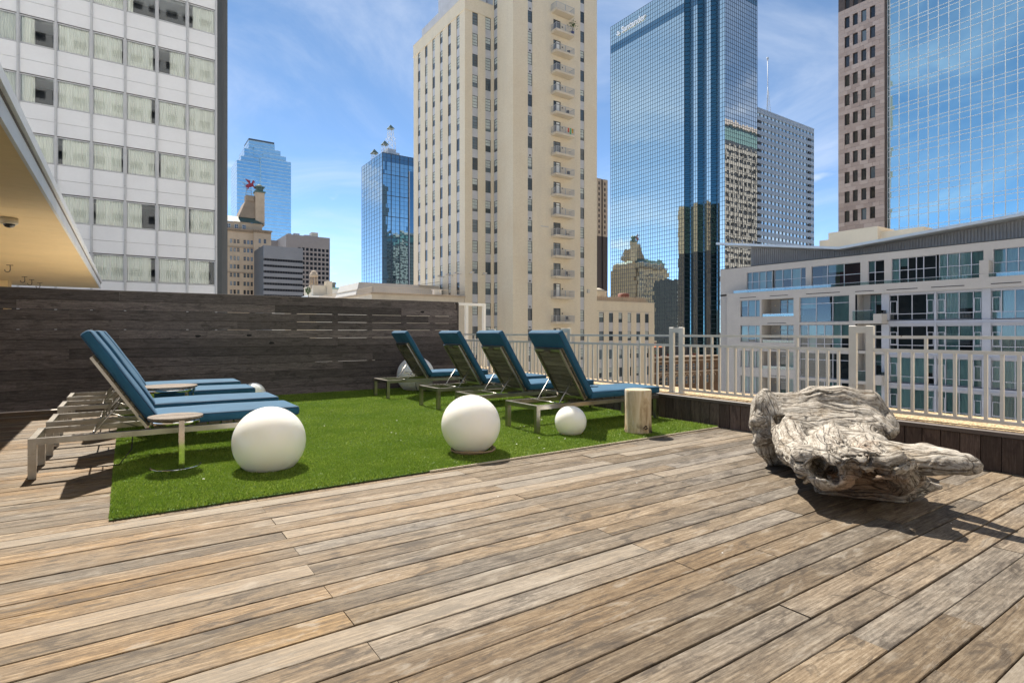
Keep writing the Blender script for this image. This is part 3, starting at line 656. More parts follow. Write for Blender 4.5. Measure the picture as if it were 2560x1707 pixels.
# ---- black clip left on the nearest right pad, petals on turf and deck
m = MB(); m.tube([(4.98, 5.55, 0.462), (5.03, 5.53, 0.470), (5.08, 5.545, 0.464), (5.13, 5.53, 0.462), (5.17, 5.55, 0.460)], 0.007, 6)
tag(m.build('black_strap', M['black_plastic'], None, (5.05, 5.55, 0.46)), 'short black strap lying on the right lounger beside the log', 'strap')
plain('petal', (0.78, 0.76, 0.70), 0.7)
def petal(x, y, z, s):
    m = MB(); n = 7; v = [(x + s * math.cos(a) * random.uniform(.6, 1.1), y + s * math.sin(a) * random.uniform(.4, .9), z + random.uniform(0, .4) * s) for a in [i * 2 * math.pi / n for i in range(n)]]
    m.add(v + [(x, y, z + 0.5 * s)], [(i, (i + 1) % n, n) for i in range(n)])
    tag(m.build('fallen_petal', M['petal'], None, (x, y, z)), 'tiny white fallen petal lying on the terrace floor', 'petal', 'white petals scattered on the floor')
for (x, y) in ((2.5, 6.1), (2.52, 6.02), (2.40, 5.6), (3.3, 4.75), (3.9, 4.70), (4.0, 5.6), (1.62, 6.5), (2.9, 6.9), (3.4, 4.42), (4.5, 5.9), (1.5, 8.2), (2.0, 7.0), (0.5, 5.0), (3.7, 4.9)): petal(x, y, 0.036, random.uniform(0.006, 0.012))
for (x, y) in ((2.63, 1.86), (4.2, 1.35), (3.3, 3.1), (2.2, 3.4)): petal(x, y, 0.003, random.uniform(0.004, 0.008))
# ================================================================== DRIFTWOOD
DW_ADD = [
    [(4.715, 2.835, 0.528, 0.13), (4.885, 2.719, 0.511, 0.13), (5.057, 2.626, 0.559, 0.14), (5.195, 2.483, 0.561, 0.14), (5.317, 2.327, 0.546, 0.125)],   # back
    [(4.705, 2.818, 0.411, 0.17), (5.062, 2.574, 0.411, 0.17), (5.265, 2.314, 0.416, 0.15)],   # backlow
    [(4.681, 2.713, 0.424, 0.14), (4.957, 2.573, 0.431, 0.15), (5.135, 2.404, 0.42, 0.15), (5.209, 2.28, 0.421, 0.13)],   # backface
    [(4.598, 2.612, 0.358, 0.14), (4.858, 2.471, 0.324, 0.16), (5.023, 2.322, 0.328, 0.15), (5.071, 2.229, 0.345, 0.13)],   # backface2
    [(4.628, 2.834, 0.635, 0.06), (4.608, 2.726, 0.426, 0.1)],   # horn
    [(5.335, 2.315, 0.551, 0.11), (5.355, 2.217, 0.436, 0.09), (5.304, 2.131, 0.396, 0.07), (5.259, 2.076, 0.351, 0.04)],   # rdrop
    [(5.164, 2.166, 0.394, 0.09), (5.128, 2.069, 0.351, 0.055)],   # rknob
    [(4.569, 2.596, 0.342, 0.13), (4.152, 2.311, 0.284, 0.12), (3.827, 2.061, 0.3, 0.1)],   # seatL
    [(4.862, 2.432, 0.297, 0.14), (4.388, 2.15, 0.265, 0.13), (3.929, 1.87, 0.322, 0.09)],   # seatM
    [(5.038, 2.252, 0.294, 0.13), (4.5, 1.953, 0.289, 0.12), (4.052, 1.714, 0.332, 0.085)],   # seatR
    [(3.797, 2.033, 0.318, 0.09), (3.929, 1.87, 0.323, 0.085), (3.964, 1.677, 0.339, 0.075), (3.997, 1.558, 0.347, 0.06)],   # front
    [(4.13, 2.145, 0.299, 0.14), (3.855, 1.969, 0.289, 0.13)],   # stub
    [(3.798, 2.009, 0.268, 0.092), (3.808, 1.905, 0.263, 0.112), (3.901, 1.841, 0.247, 0.095)],   # stub2
    [(4.602, 2.852, 0.545, 0.09), (4.597, 2.855, 0.352, 0.1), (4.638, 2.852, 0.176, 0.09), (4.752, 2.846, 0.066, 0.07)],   # lside
    [(3.767, 2.005, 0.204, 0.03), (3.781, 2.02, 0.161, 0.018)],   # lip
    [(4.319, 1.835, 0.316, 0.1), (4.247, 1.605, 0.345, 0.088), (4.255, 1.406, 0.366, 0.072), (4.247, 1.302, 0.374, 0.06), (4.238, 1.248, 0.372, 0.043)],   # arm
    [(4.515, 1.822, 0.326, 0.08), (4.44, 1.57, 0.356, 0.065), (4.392, 1.385, 0.379, 0.045)],   # arm2
    [(4.262, 2.115, 0.054, 0.1), (4.366, 1.96, 0.078, 0.12), (4.472, 1.766, 0.087, 0.105), (4.557, 1.648, 0.107, 0.07), (4.639, 1.555, 0.109, 0.018)],   # base
    [(4.202, 1.926, 0.209, 0.14), (4.27, 1.723, 0.224, 0.115), (4.365, 1.621, 0.215, 0.075)],   # under
    [(4.703, 2.783, 0.395, 0.15), (4.568, 2.814, 0.413, 0.085), (4.488, 2.845, 0.406, 0.04)],   # left
    [(4.656, 2.755, 0.318, 0.13), (4.541, 2.809, 0.279, 0.075), (4.484, 2.848, 0.226, 0.035)],   # left2
    [(4.753, 2.858, 0.097, 0.075), (4.829, 2.721, 0.095, 0.09), (4.675, 2.378, 0.091, 0.11)],   # lfoot
    [(4.675, 2.56, 0.262, 0.14), (4.642, 2.219, 0.243, 0.17), (4.624, 1.989, 0.276, 0.15)],   # mass
    [(3.914, 1.832, 0.38, 0.055), (3.89, 1.776, 0.365, 0.06), (3.882, 1.685, 0.356, 0.062), (3.905, 1.596, 0.358, 0.06), (3.939, 1.549, 0.386, 0.055)],   # chunks
    [(4.023, 1.588, 0.333, 0.06), (4.191, 1.619, 0.224, 0.07), (4.291, 1.672, 0.149, 0.06)],   # chunks2
]
DW_CUT = [
    [(3.518, 1.861, 0.32, 0.055), (3.547, 1.804, 0.316, 0.075), (3.589, 1.751, 0.305, 0.07), (3.652, 1.72, 0.281, 0.045)],   # hollow
    [(3.595, 1.844, 0.309, 0.07), (3.923, 1.995, 0.267, 0.075)],   # hollow2
    [(3.678, 1.787, 0.286, 0.06), (3.937, 1.937, 0.259, 0.065)],   # hollow3
    [(4.083, 1.523, 0.355, 0.045), (4.083, 1.45, 0.348, 0.05), (4.087, 1.387, 0.337, 0.05)],   # gap
    [(4.201, 1.588, 0.329, 0.045), (4.044, 1.502, 0.355, 0.05)],   # gap2
    [(4.668, 2.504, 0.485, 0.018), (4.424, 2.259, 0.418, 0.018), (4.218, 2.084, 0.401, 0.018)],   # groove
    [(4.462, 2.645, 0.48, 0.045), (4.576, 2.664, 0.432, 0.045)],   # hole
    [(3.925, 1.703, 0.437, 0.03), (3.991, 1.61, 0.449, 0.02), (4.042, 1.575, 0.457, 0.01)],   # crack1
    [(3.805, 1.737, 0.333, 0.03), (3.904, 1.694, 0.289, 0.035), (4.071, 1.628, 0.24, 0.02)],   # crack2
    [(4.021, 1.553, 0.317, 0.018), (4.165, 1.588, 0.211, 0.014)],   # crack3
    [(3.916, 1.758, 0.401, 0.012), (3.826, 1.674, 0.373, 0.014)],   # crack4
    [(5.113, 2.2, 0.607, 0.035)],   # rhole
    [(4.413, 2.763, 0.341, 0.035)],   # lhole
    [(4.484, 2.751, 0.21, 0.04)],   # lhole2
    [(4.527, 2.625, 0.227, 0.05), (4.462, 2.463, 0.251, 0.06)],   # lunder
    [(4.863, 2.734, 0.711, 0.018)],   # notch
]
HOLLOW = DW_CUT[0][0]
def vnoise(P, seed=0):
    """value noise in -1..1 on an (n,3) array"""
    I = np.floor(P).astype(np.int64); f = P - I; f = f * f * (3 - 2 * f)
    def h(x, y, z):
        n = (x * 374761393 + y * 668265263 + z * 2147483647 + seed * 144665) & 0xffffffff
        n = ((n ^ (n >> 13)) * 1274126177) & 0xffffffff; n = n ^ (n >> 16)
        return (n & 0xffff) / 32767.5 - 1
    r = 0
    for dx in (0, 1):
        for dy in (0, 1):
            for dz in (0, 1):
                w = (f[:, 0] if dx else 1 - f[:, 0]) * (f[:, 1] if dy else 1 - f[:, 1]) * (f[:, 2] if dz else 1 - f[:, 2])
                r = r + w * h(I[:, 0] + dx, I[:, 1] + dy, I[:, 2] + dz)
    return r
DW_SEG = [(a, b, ci, k) for ci, c in enumerate(DW_ADD) for k, (a, b) in enumerate(zip(c[:-1], c[1:]))]
def dw_cone(P, a, b):
    A = np.array(a[:3], np.float32); ba = np.array(b[:3], np.float32) - A; pa = P - A
    t = np.clip(pa @ ba / max(float(ba @ ba), 1e-9), 0, 1)
    return np.linalg.norm(pa - ba * t[:, None], axis=1) - (a[3] + (b[3] - a[3]) * t), t
def dw_box(P, a, b, pad):
    A = np.array(a[:3]); B = np.array(b[:3]); r = max(a[3], b[3]) + pad; lo = np.minimum(A, B) - r; hi = np.maximum(A, B) + r
    return np.nonzero((P[:, 0] > lo[0]) & (P[:, 0] < hi[0]) & (P[:, 1] > lo[1]) & (P[:, 1] < hi[1]) & (P[:, 2] > lo[2]) & (P[:, 2] < hi[2]))[0]
def dw_smin(a, b, k): q = np.clip(0.5 + 0.5 * (b - a) / k, 0, 1); return b + (a - b) * q - k * q * (1 - q)
def dw_sdf(P, jit=None):
    d = np.full(len(P), 9.0, np.float32)
    for a, b, ci, k in DW_SEG:
        m = dw_box(P, a, b, 0.17); e, _ = dw_cone(P[m], a, b); d[m] = dw_smin(d[m], e, 0.034)
    for c in DW_CUT:
        for a, b in (zip(c[:-1], c[1:]) if len(c) > 1 else [(c[0], c[0])]):
            m = dw_box(P, a, b, 0.17); e, _ = dw_cone(P[m], a, b); e = e if jit is None else e + jit[m]; d[m] = -dw_smin(-d[m], e, 0.014)
    return d
def dw_grain(P):
    """coordinates along and across the limb each point belongs to, so that grain and splits follow the wood"""
    best = np.full(len(P), 9.0, np.float32); G = np.zeros((len(P), 3), np.float32)
    for a, b, ci, k in DW_SEG:
        w = dw_box(P, a, b, 0.14); e, t = dw_cone(P[w], a, b); A = np.array(a[:3]); ba = np.array(b[:3]) - A; L = np.linalg.norm(ba); u = ba / max(L, 1e-6)
        e1 = np.cross(u, (0.2, 0.3, 1.0)); e1 /= np.linalg.norm(e1); e2 = np.cross(u, e1); m = e < best[w]; w = w[m]; pa = P[w] - A
        best[w] = e[m]; s0 = sum(math.dist(x[:3], y[:3]) for x, y in zip(DW_ADD[ci][:k], DW_ADD[ci][1:k + 1]))
        G[w, 0] = (pa @ u) + s0 + ci * 0.37; G[w, 1] = pa @ e1; G[w, 2] = pa @ e2
    return G
def driftwood():
    h = 0.009; lo = np.array([3.55, 1.00, -0.03]); hi = np.array([5.58, 3.20, 0.82])
    n = np.ceil((hi - lo) / h).astype(int) + 1
    # coarse pass finds the shell, fine pass works only there
    k = 3; nc = n // k + 2; axc = [lo[i] + h * k * np.arange(nc[i]) for i in range(3)]
    Gc = np.stack(np.meshgrid(*axc, indexing='ij'), -1).reshape(-1, 3).astype(np.float32); Dc = dw_sdf(Gc).reshape(nc)
    D = np.repeat(np.repeat(np.repeat(Dc, k, 0), k, 1), k, 2)[:n[0] + 2, :n[1] + 2, :n[2] + 2]
    D = D[:n[0], :n[1], :n[2]].copy(); near = np.abs(D) < 0.092
    ii = np.argwhere(near); G = (lo + h * ii).astype(np.float32)
    wp = np.stack([vnoise(G * 4.5, s) for s in (1, 2, 3)], 1).astype(np.float32) * 0.020 + np.stack([vnoise(G * 13.0, s) for s in (4, 5, 6)], 1).astype(np.float32) * 0.007
    P = G + wp; d = dw_sdf(P, (0.016 * vnoise(G * 24.0, 41) + 0.012 * vnoise(G * 11.0, 42)).astype(np.float32)); gr = dw_grain(P)
    sw = np.stack([vnoise(P * 5, 21), vnoise(P * 5, 22), vnoise(P * 5, 23)], 1) * np.array([0.5, 0.9, 0.9])
    q = gr * np.array([4.0, 30.0, 30.0]) + sw
    g = vnoise(q, 8); g2 = vnoise(q * np.array([1.6, 2.3, 2.3]), 9); r1 = 1 - np.abs(vnoise(gr * np.array([2.2, 13.0, 13.0]) + sw, 10)); lump = vnoise(P * 15, 11)
    front = np.clip((4.12 - P[:, 0]) * 2.4, 0, 1); rough = np.clip(0.28 + 0.7 * vnoise(P * 2.6, 30) + 1.0 * front, 0.12, 1.2)
    cr = np.clip((r1 - 0.90) / 0.10, 0, 1)
    disp = (0.25 + 0.75 * rough) * (0.0060 * g + 0.0042 * g2) + rough * 0.006 * lump - 0.048 * cr * np.clip(rough, 0.14, 1)
    blk = np.floor(np.stack([P[:, 0] * 9 + 0.7 * lump, P[:, 1] * 9 + 0.7 * g, P[:, 2] * 12 + 0.4 * g2], 1)); hv = np.mod(np.sin(blk @ np.array([12.9, 78.2, 37.7])) * 43758.5, 1.0)
    fm = np.clip(1 - np.linalg.norm((P - np.array([4.02, 1.72, 0.30])) / np.array([0.32, 0.50, 0.17]), axis=1), 0, 1)
    disp += (hv - 0.5) * 0.085 * np.minimum(fm * 2, 1)
    d = np.maximum(d - disp, -(G[:, 2] - 0.004)); D[near] = d
    D[:, :, :4] = np.maximum(D[:, :, :4], 0.004 - (lo[2] + h * np.arange(4))[None, None, :])
    # surface nets
    S = D < 0
    c = [(i, j, k) for i in (0, 1) for j in (0, 1) for k in (0, 1)]
    def sl(i, j, k): return (slice(i, D.shape[0] - 1 + i), slice(j, D.shape[1] - 1 + j), slice(k, D.shape[2] - 1 + k))
    cnt = sum(S[sl(*q)].astype(np.int8) for q in c); act = (cnt > 0) & (cnt < 8)
    idx = np.full(act.shape, -1, np.int64); ids = np.argwhere(act); idx[act] = np.arange(len(ids))
    acc = np.zeros((len(ids), 3)); num = np.zeros(len(ids))
    for a in range(8):
        for b in range(a + 1, 8):
            ca, cb = np.array(c[a]), np.array(c[b])
            if np.abs(ca - cb).sum() != 1: continue
            da = D[tuple((ids + ca).T)]; db = D[tuple((ids + cb).T)]; x = (da < 0) != (db < 0)
            tt = da[x] / (da[x] - db[x]); acc[x] += ca + (cb - ca) * tt[:, None]; num[x] += 1
    V = lo + h * (ids + acc / num[:, None])
    F = []
    for axn in range(3):
        u, w = [(1, 2), (2, 0), (0, 1)][axn]
        s0 = [slice(None)] * 3; s1 = [slice(None)] * 3; s0[axn] = slice(0, -1); s1[axn] = slice(1, None)
        A, B = S[tuple(s0)], S[tuple(s1)]
        for flip, msk in ((0, A & ~B), (1, ~A & B)):
            e = np.argwhere(msk); ok = (e[:, u] > 0) & (e[:, w] > 0) & (e[:, u] < act.shape[u]) & (e[:, w] < act.shape[w]); e = e[ok]
            def cell(du, dw): q = e.copy(); q[:, u] -= du; q[:, w] -= dw; return idx[tuple(q.T)]
            q = np.stack([cell(1, 1), cell(0, 1), cell(0, 0), cell(1, 0)], 1)
            F.append(q[:, ::-1] if flip else q)
    F = np.concatenate(F); F = F[(F >= 0).all(1)]
    me = bpy.data.meshes.new('driftwood_bench'); off = np.array([4.6, 2.1, 0.0])
    gv = (dw_grain(V.astype(np.float32)) * np.array([1.0, 1.0, 1.0])).astype(np.float32)
    me.from_pydata((V - off).tolist(), [], F.tolist()); me.polygons.foreach_set('use_smooth', [True] * len(me.polygons)); me.update()
    at = me.attributes.new('grain', 'FLOAT_VECTOR', 'POINT'); at.data.foreach_set('vector', gv.reshape(-1))
    return me
t = NT('driftwood'); ga = t.n('ShaderNodeAttribute', attribute_name='grain')
dw = t.n('ShaderNodeTexNoise'); dw.inputs['Scale'].default_value = 3.0; dw.inputs['Detail'].default_value = 3; t.l(t.coord('Object'), dw.inputs['Vector'])
def gcoord(sc, amp):
    wp = t.n('ShaderNodeVectorMath', operation='MULTIPLY_ADD'); t.l(dw.outputs['Color'], wp.inputs[0]); wp.inputs[1].default_value = amp
    mp = t.n('ShaderNodeMapping'); mp.inputs['Scale'].default_value = sc; t.l(ga.outputs['Vector'], mp.inputs[0]); t.l(mp.outputs[0], wp.inputs[2]); return wp.outputs[0]
gA = gcoord((2.2, 26, 26), (0.8, 2.4, 2.4)); gB = gcoord((5, 84, 84), (1.5, 5.0, 5.0))
ring = t.noise(gA, 0.55, 2, 0.5, 0.3); li = t.math('PINGPONG', t.math('MULTIPLY', ring, 22.0), 1.0)
g = t.noise(gA, 1.0, 7, 0.7, 0.3); f = t.noise(gB, 1.0, 5, 0.72); big = t.noise(t.coord('Object'), 3.4, 6, 0.62); sp9 = t.noise(t.coord('Object'), 34.0, 5, 0.7)
fac = t.math('ADD', t.math('ADD', t.math('MULTIPLY', g, 0.4), t.math('MULTIPLY', f, 0.35)), t.math('MULTIPLY', sp9, 0.25))
c = t.ramp(fac, [(0.38, (0.065, 0.048, 0.034)), (0.45, (0.22, 0.186, 0.148)), (0.52, (0.40, 0.36, 0.305)), (0.61, (0.54, 0.50, 0.44))])
c = t.mix(t.math('MULTIPLY', t.mr(li, 0.26, 0.04), t.mr(big, 0.38, 0.6, 0.1, 0.7)), c, (0.07, 0.052, 0.037))
c = t.mix(t.mr(big, 0.56, 0.70, 0, 0.5), c, (0.25, 0.18, 0.105)); vc = t.vor(gcoord((1.1, 11, 11), (0.7, 1.3, 1.3)), 1.0, 'DISTANCE_TO_EDGE')
c = t.mix(t.math('MULTIPLY', t.mr(vc, 0.045, 0.0), 0.7), c, (0.028, 0.02, 0.014))
# unbleached brown heartwood laid bare along the broken front
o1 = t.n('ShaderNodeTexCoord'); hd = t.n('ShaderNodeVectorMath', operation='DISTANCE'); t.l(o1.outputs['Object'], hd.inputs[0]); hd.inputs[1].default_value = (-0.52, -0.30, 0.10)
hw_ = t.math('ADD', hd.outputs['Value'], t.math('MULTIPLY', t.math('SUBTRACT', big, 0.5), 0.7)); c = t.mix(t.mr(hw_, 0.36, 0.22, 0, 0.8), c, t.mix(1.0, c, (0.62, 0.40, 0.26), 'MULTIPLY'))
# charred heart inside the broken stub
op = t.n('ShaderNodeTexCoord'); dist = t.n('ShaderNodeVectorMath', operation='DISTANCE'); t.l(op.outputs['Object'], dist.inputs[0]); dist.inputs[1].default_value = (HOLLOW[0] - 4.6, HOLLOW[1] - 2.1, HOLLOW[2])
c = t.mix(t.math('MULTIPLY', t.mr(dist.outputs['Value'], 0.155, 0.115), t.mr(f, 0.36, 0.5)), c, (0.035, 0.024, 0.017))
M['driftwood'] = t.bsdf(c, 0.85, 0, t.math('ADD', t.math('ADD', g, t.math('MULTIPLY', f, 0.5)), t.math('MULTIPLY', t.mr(vc, 0.0, 0.06), 0.8)), 0.8, 0.012, 0.2)
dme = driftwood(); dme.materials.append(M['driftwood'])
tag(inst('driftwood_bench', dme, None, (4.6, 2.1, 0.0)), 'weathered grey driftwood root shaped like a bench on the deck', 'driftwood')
# ================================================================== CITY
GZ = -32.0
def glassy(name, col, rough=0.04, metal=0.0, var=0.0, spec=0.6):
    t = NT(name)
    c = (*col, 1)
    if var:
        r = t.rnd(); c = t.ramp(r, [(0.0, tuple(k * (1 - var) for k in col)), (1.0, tuple(k * (1 + var) for k in col))])
    M[name] = t.bsdf(c, rough, metal, spec=spec); return M[name]
def tinted(name, tint, refl=0.35, rough=0.02):
    """clear pane: lets one see what stands behind it and mirrors the sky"""
    t = NT(name); tr = t.n('ShaderNodeBsdfTransparent'); tr.inputs[0].default_value = (*tint, 1)
    gl = t.n('ShaderNodeBsdfGlossy'); gl.inputs['Roughness'].default_value = rough; gl.inputs[0].default_value = (0.9, 0.95, 1.0, 1)
    fr = t.n('ShaderNodeFresnel'); fr.inputs[0].default_value = 1.5
    f = t.math('MULTIPLY_ADD', fr.outputs[0], 1.2); f.node.inputs[2].default_value = refl
    mx_ = t.n('ShaderNodeMixShader'); t.l(f, mx_.inputs[0]); t.l(tr.outputs[0], mx_.inputs[1]); t.l(gl.outputs[0], mx_.inputs[2])
    t.l(mx_.outputs[0], t.out.inputs['Surface']); M[name] = t.m; return t.m
tinted('hotel_glass', (0.95, 0.985, 0.98), 0.02)
tinted('teal_glass', (0.46, 0.64, 0.66), 0.05)
glassy('dark_glass', (0.018, 0.024, 0.030), 0.05, var=0.5, spec=0.9)
glassy('window_glass', (0.10, 0.13, 0.15), 0.06, var=0.6, spec=1.0)
plain('hotel_panel', (0.72, 0.745, 0.785), 0.4, var=0.03, scale=0.6)
plain('hotel_mullion', (0.50, 0.52, 0.55), 0.35, var=0.05)
plain('hotel_slate', (0.050, 0.060, 0.070), 0.5, var=0.05)
plain('hotel_slate_pale', (0.085, 0.095, 0.105), 0.5, var=0.05)
plain('room_dark', (0.05, 0.055, 0.065), 0.9)
plain('joint_dark', (0.10, 0.10, 0.105), 0.8)
plain('metal_grey', (0.42, 0.43, 0.45), 0.5, var=0.05)
plain('frame_dark', (0.035, 0.038, 0.042), 0.5)
plain('grey_spandrel', (0.50, 0.50, 0.51), 0.6, var=0.08, scale=0.8)
# pleated curtain cloth
t = NT('curtain_cloth'); n = t.noise(t.wcoord((3, 3, 0.25)), 1.5, 4); M['curtain_cloth'] = t.bsdf(t.ramp(n, [(0.3, (0.76, 0.77, 0.73)), (0.7, (0.85, 0.86, 0.82))]), 0.9)
t = NT('shade_cloth'); n = t.noise(t.wcoord((1, 1, 0.3)), 1.2, 4); M['shade_cloth'] = t.bsdf(t.ramp(n, [(0.3, (0.40, 0.44, 0.42)), (0.7, (0.58, 0.62, 0.58))]), 0.9)
# cream brick tower
t = NT('cream_brick'); w = t.wcoord(); b = t.n('ShaderNodeTexBrick'); b.inputs['Scale'].default_value = 2.2; b.inputs['Mortar Size'].default_value = 0.012
mpv = t.wcoord((1, 1, 1)); cbv = t.n('ShaderNodeSeparateXYZ'); t.l(mpv, cbv.inputs[0]); cb = t.n('ShaderNodeCombineXYZ')
t.l(t.math('ADD', cbv.outputs['X'], cbv.outputs['Y']), cb.inputs[0]); t.l(cbv.outputs['Z'], cb.inputs[1]); t.l(cb.outputs[0], b.inputs['Vector'])
b.inputs['Color1'].default_value = (0.68, 0.585, 0.43, 1); b.inputs['Color2'].default_value = (0.74, 0.65, 0.49, 1); b.inputs['Mortar'].default_value = (0.66, 0.58, 0.45, 1)
st = t.noise(t.wcoord((0.35, 0.35, 0.06)), 1.0, 5, 0.6); bl = t.noise(t.wcoord((0.12, 0.12, 0.10)), 1.0, 5, 0.6)
c = t.mix(t.math('MULTIPLY', t.mr(st, 0.50, 0.72), 0.35), b.outputs['Color'], (0.52, 0.465, 0.375)); c = t.mix(t.math('MULTIPLY', t.mr(bl, 0.5, 0.7), 0.4), c, (0.64, 0.51, 0.34))
M['cream_brick'] = t.bsdf(c, 0.85, 0, b.outputs['Fac'], 0.15, 0.02)
plain('cream_stone', (0.60, 0.53, 0.42), 0.85, var=0.08, scale=0.5)
plain('limestone', (0.46, 0.36, 0.26), 0.85, var=0.1, scale=0.4)

def axf(axis): return 0.0 if axis == 'y' else -math.pi / 2
def P3(axis, c, u, z, d=0.0):
    """point on a facade plane: axis 'y' is the plane Y=c (u is X), axis 'x' the plane X=c (u is Y); d goes inwards"""
    return (u, c + d, z) if axis == 'y' else (c + d, u, z)
def abox(m, axis, c, u0, u1, z0, z1, d0, d1):
    if axis == 'y': m.box(u0, u1, c + d0, c + d1, z0, z1)
    else: m.box(c + d0, c + d1, u0, u1, z0, z1)
def facade(m, axis, c, u0, u1, z0, z1, holes, depth):
    """sheet with real openings and reveals"""
    us = sorted({u0, u1, *[h[0] for h in holes], *[h[1] for h in holes]}); zs = sorted({z0, z1, *[h[2] for h in holes], *[h[3] for h in holes]})
    H = set()
    ui = {u: i for i, u in enumerate(us)}; zi = {z: i for i, z in enumerate(zs)}
    for h in holes:
        for i in range(ui[h[0]], ui[h[1]]):
            for j in range(zi[h[2]], zi[h[3]]): H.add((i, j))
    idx = {}
    v = []; f = []
    def vid(i, j):
        if (i, j) not in idx: idx[(i, j)] = len(v); v.append(P3(axis, c, us[i], zs[j]))
        return idx[(i, j)]
    for i in range(len(us) - 1):
        for j in range(len(zs) - 1):
            if (i, j) in H: continue
            q = (vid(i, j), vid(i + 1, j), vid(i + 1, j + 1), vid(i, j + 1)); f.append(q if axis == 'y' else q[::-1])
    m.add(v, f)
    for a, b, s, e in holes:
        p = [P3(axis, c, a, s), P3(axis, c, b, s), P3(axis, c, b, e), P3(axis, c, a, e)]; q = [P3(axis, c, a, s, depth), P3(axis, c, b, s, depth), P3(axis, c, b, e, depth), P3(axis, c, a, e, depth)]
        ff = [(0, 1, 5, 4), (1, 2, 6, 5), (2, 3, 7, 6), (3, 0, 4, 7)]
        m.add(p + q, ff if axis == 'x' else [x[::-1] for x in ff])
MC = {}
def shared(key, fn):
    if key not in MC: MC[key] = fn()
    return MC[key]
def frame_mesh(w, h, t, dp, mat, bars_h=(), bars_v=(), bt=None):
    bt = bt or t
    def f():
        m = MB(); m.box(-w / 2, -w / 2 + t, 0, dp, -h / 2, h / 2); m.box(w / 2 - t, w / 2, 0, dp, -h / 2, h / 2)
        m.box(-w / 2 + t, w / 2 - t, 0, dp, -h / 2, -h / 2 + t); m.box(-w / 2 + t, w / 2 - t, 0, dp, h / 2 - t, h / 2)
        for b in bars_h: m.box(-w / 2 + t, w / 2 - t, 0.004, dp - 0.002, -h / 2 + h * b - bt / 2, -h / 2 + h * b + bt / 2)
        for b in bars_v: m.box(-w / 2 + w * b - bt / 2, -w / 2 + w * b + bt / 2, 0.002, dp - 0.004, -h / 2 + t, h / 2 - t)
        return m.mesh('window', mat)
    return shared(('fr', round(w, 3), round(h, 3), t, dp, mat.name, tuple(bars_h), tuple(bars_v)), f)
def pane_mesh(w, h, mat, d=0.0, name='pane'):
    def f():
        m = MB(); m.add([(-w / 2, d, -h / 2), (w / 2, d, -h / 2), (w / 2, d, h / 2), (-w / 2, d, h / 2)], [(0, 1, 2, 3)]); return m.mesh(name, mat)
    return shared(('pn', round(w, 3), round(h, 3), mat.name, d, name), f)
def curtain_mesh(w, h, seed, mat, amp=0.035, pitch=0.11):
    def f():
        rg = random.Random(seed); n = max(10, int(w / pitch * 4)); v = []; fc = []
        ph = 0
        for i in range(n + 1):
            x = -w / 2 + w * i / n; ph += rg.uniform(0.9, 2.1); y = amp * math.sin(ph); y2 = amp * 1.2 * math.sin(ph + 0.4)
            v += [(x, y, h / 2), (x + rg.uniform(-.01, .01), y2, -h / 2)]
        for i in range(n): fc.append((2 * i, 2 * i + 1, 2 * i + 3, 2 * i + 2))
        return mesh('curtain', v, fc, mat, True)
    return shared(('cu', round(w, 2), round(h, 2), seed, mat.name), f)

# ------------------------------------------------------------------ hotel with white panels
HY = 38.4; HP = 1.5163; HX1 = 4.50
hotel = empty('panel_hotel', (0, 45, GZ), 'tall hotel block with white metal panels and curtained windows', 'building')
m = MB(); m.box(-30, HX1, HY + 1.9, HY + 18, GZ, 23.4); m.build('core', M['room_dark'], hotel)
m = MB(); m.box(HX1 + 0.02, HX1 + 0.30, HY - 0.05, HY + 18, GZ, 23.4); m.build('corner_fin', M['hotel_slate'], hotel)
m = MB(); m.box(HX1 + 0.302, HX1 + 0.66, HY + 0.25, HY + 18, GZ, 23.4); m.build('side_wall', M['hotel_slate_pale'], hotel)
FP = 3.03; wb0 = 4.05; rnh = random.Random(4)
m = MB()
for k in range(-3, 7):
    zb = wb0 + FP * k
    m.box(-8.2, HX1, HY + 0.62, HY + 1.9, zb - 1.55, zb - 0.05)
m.build('floor_slab', M['hotel_panel'], hotel)
panA = MB(); panA.bbox(-HP / 2 + 0.055, HP / 2 - 0.055, -0.02, 0.02, -0.395, 0.395, 0.004); panA = panA.mesh('panel', M['hotel_panel'])
panB = MB(); panB.bbox(-HP / 2 + 0.055, HP / 2 - 0.055, -0.02, 0.02, -0.345, 0.345, 0.004); panB = panB.mesh('panel', M['hotel_panel'])
WW = HP - 0.11; WH = 1.40
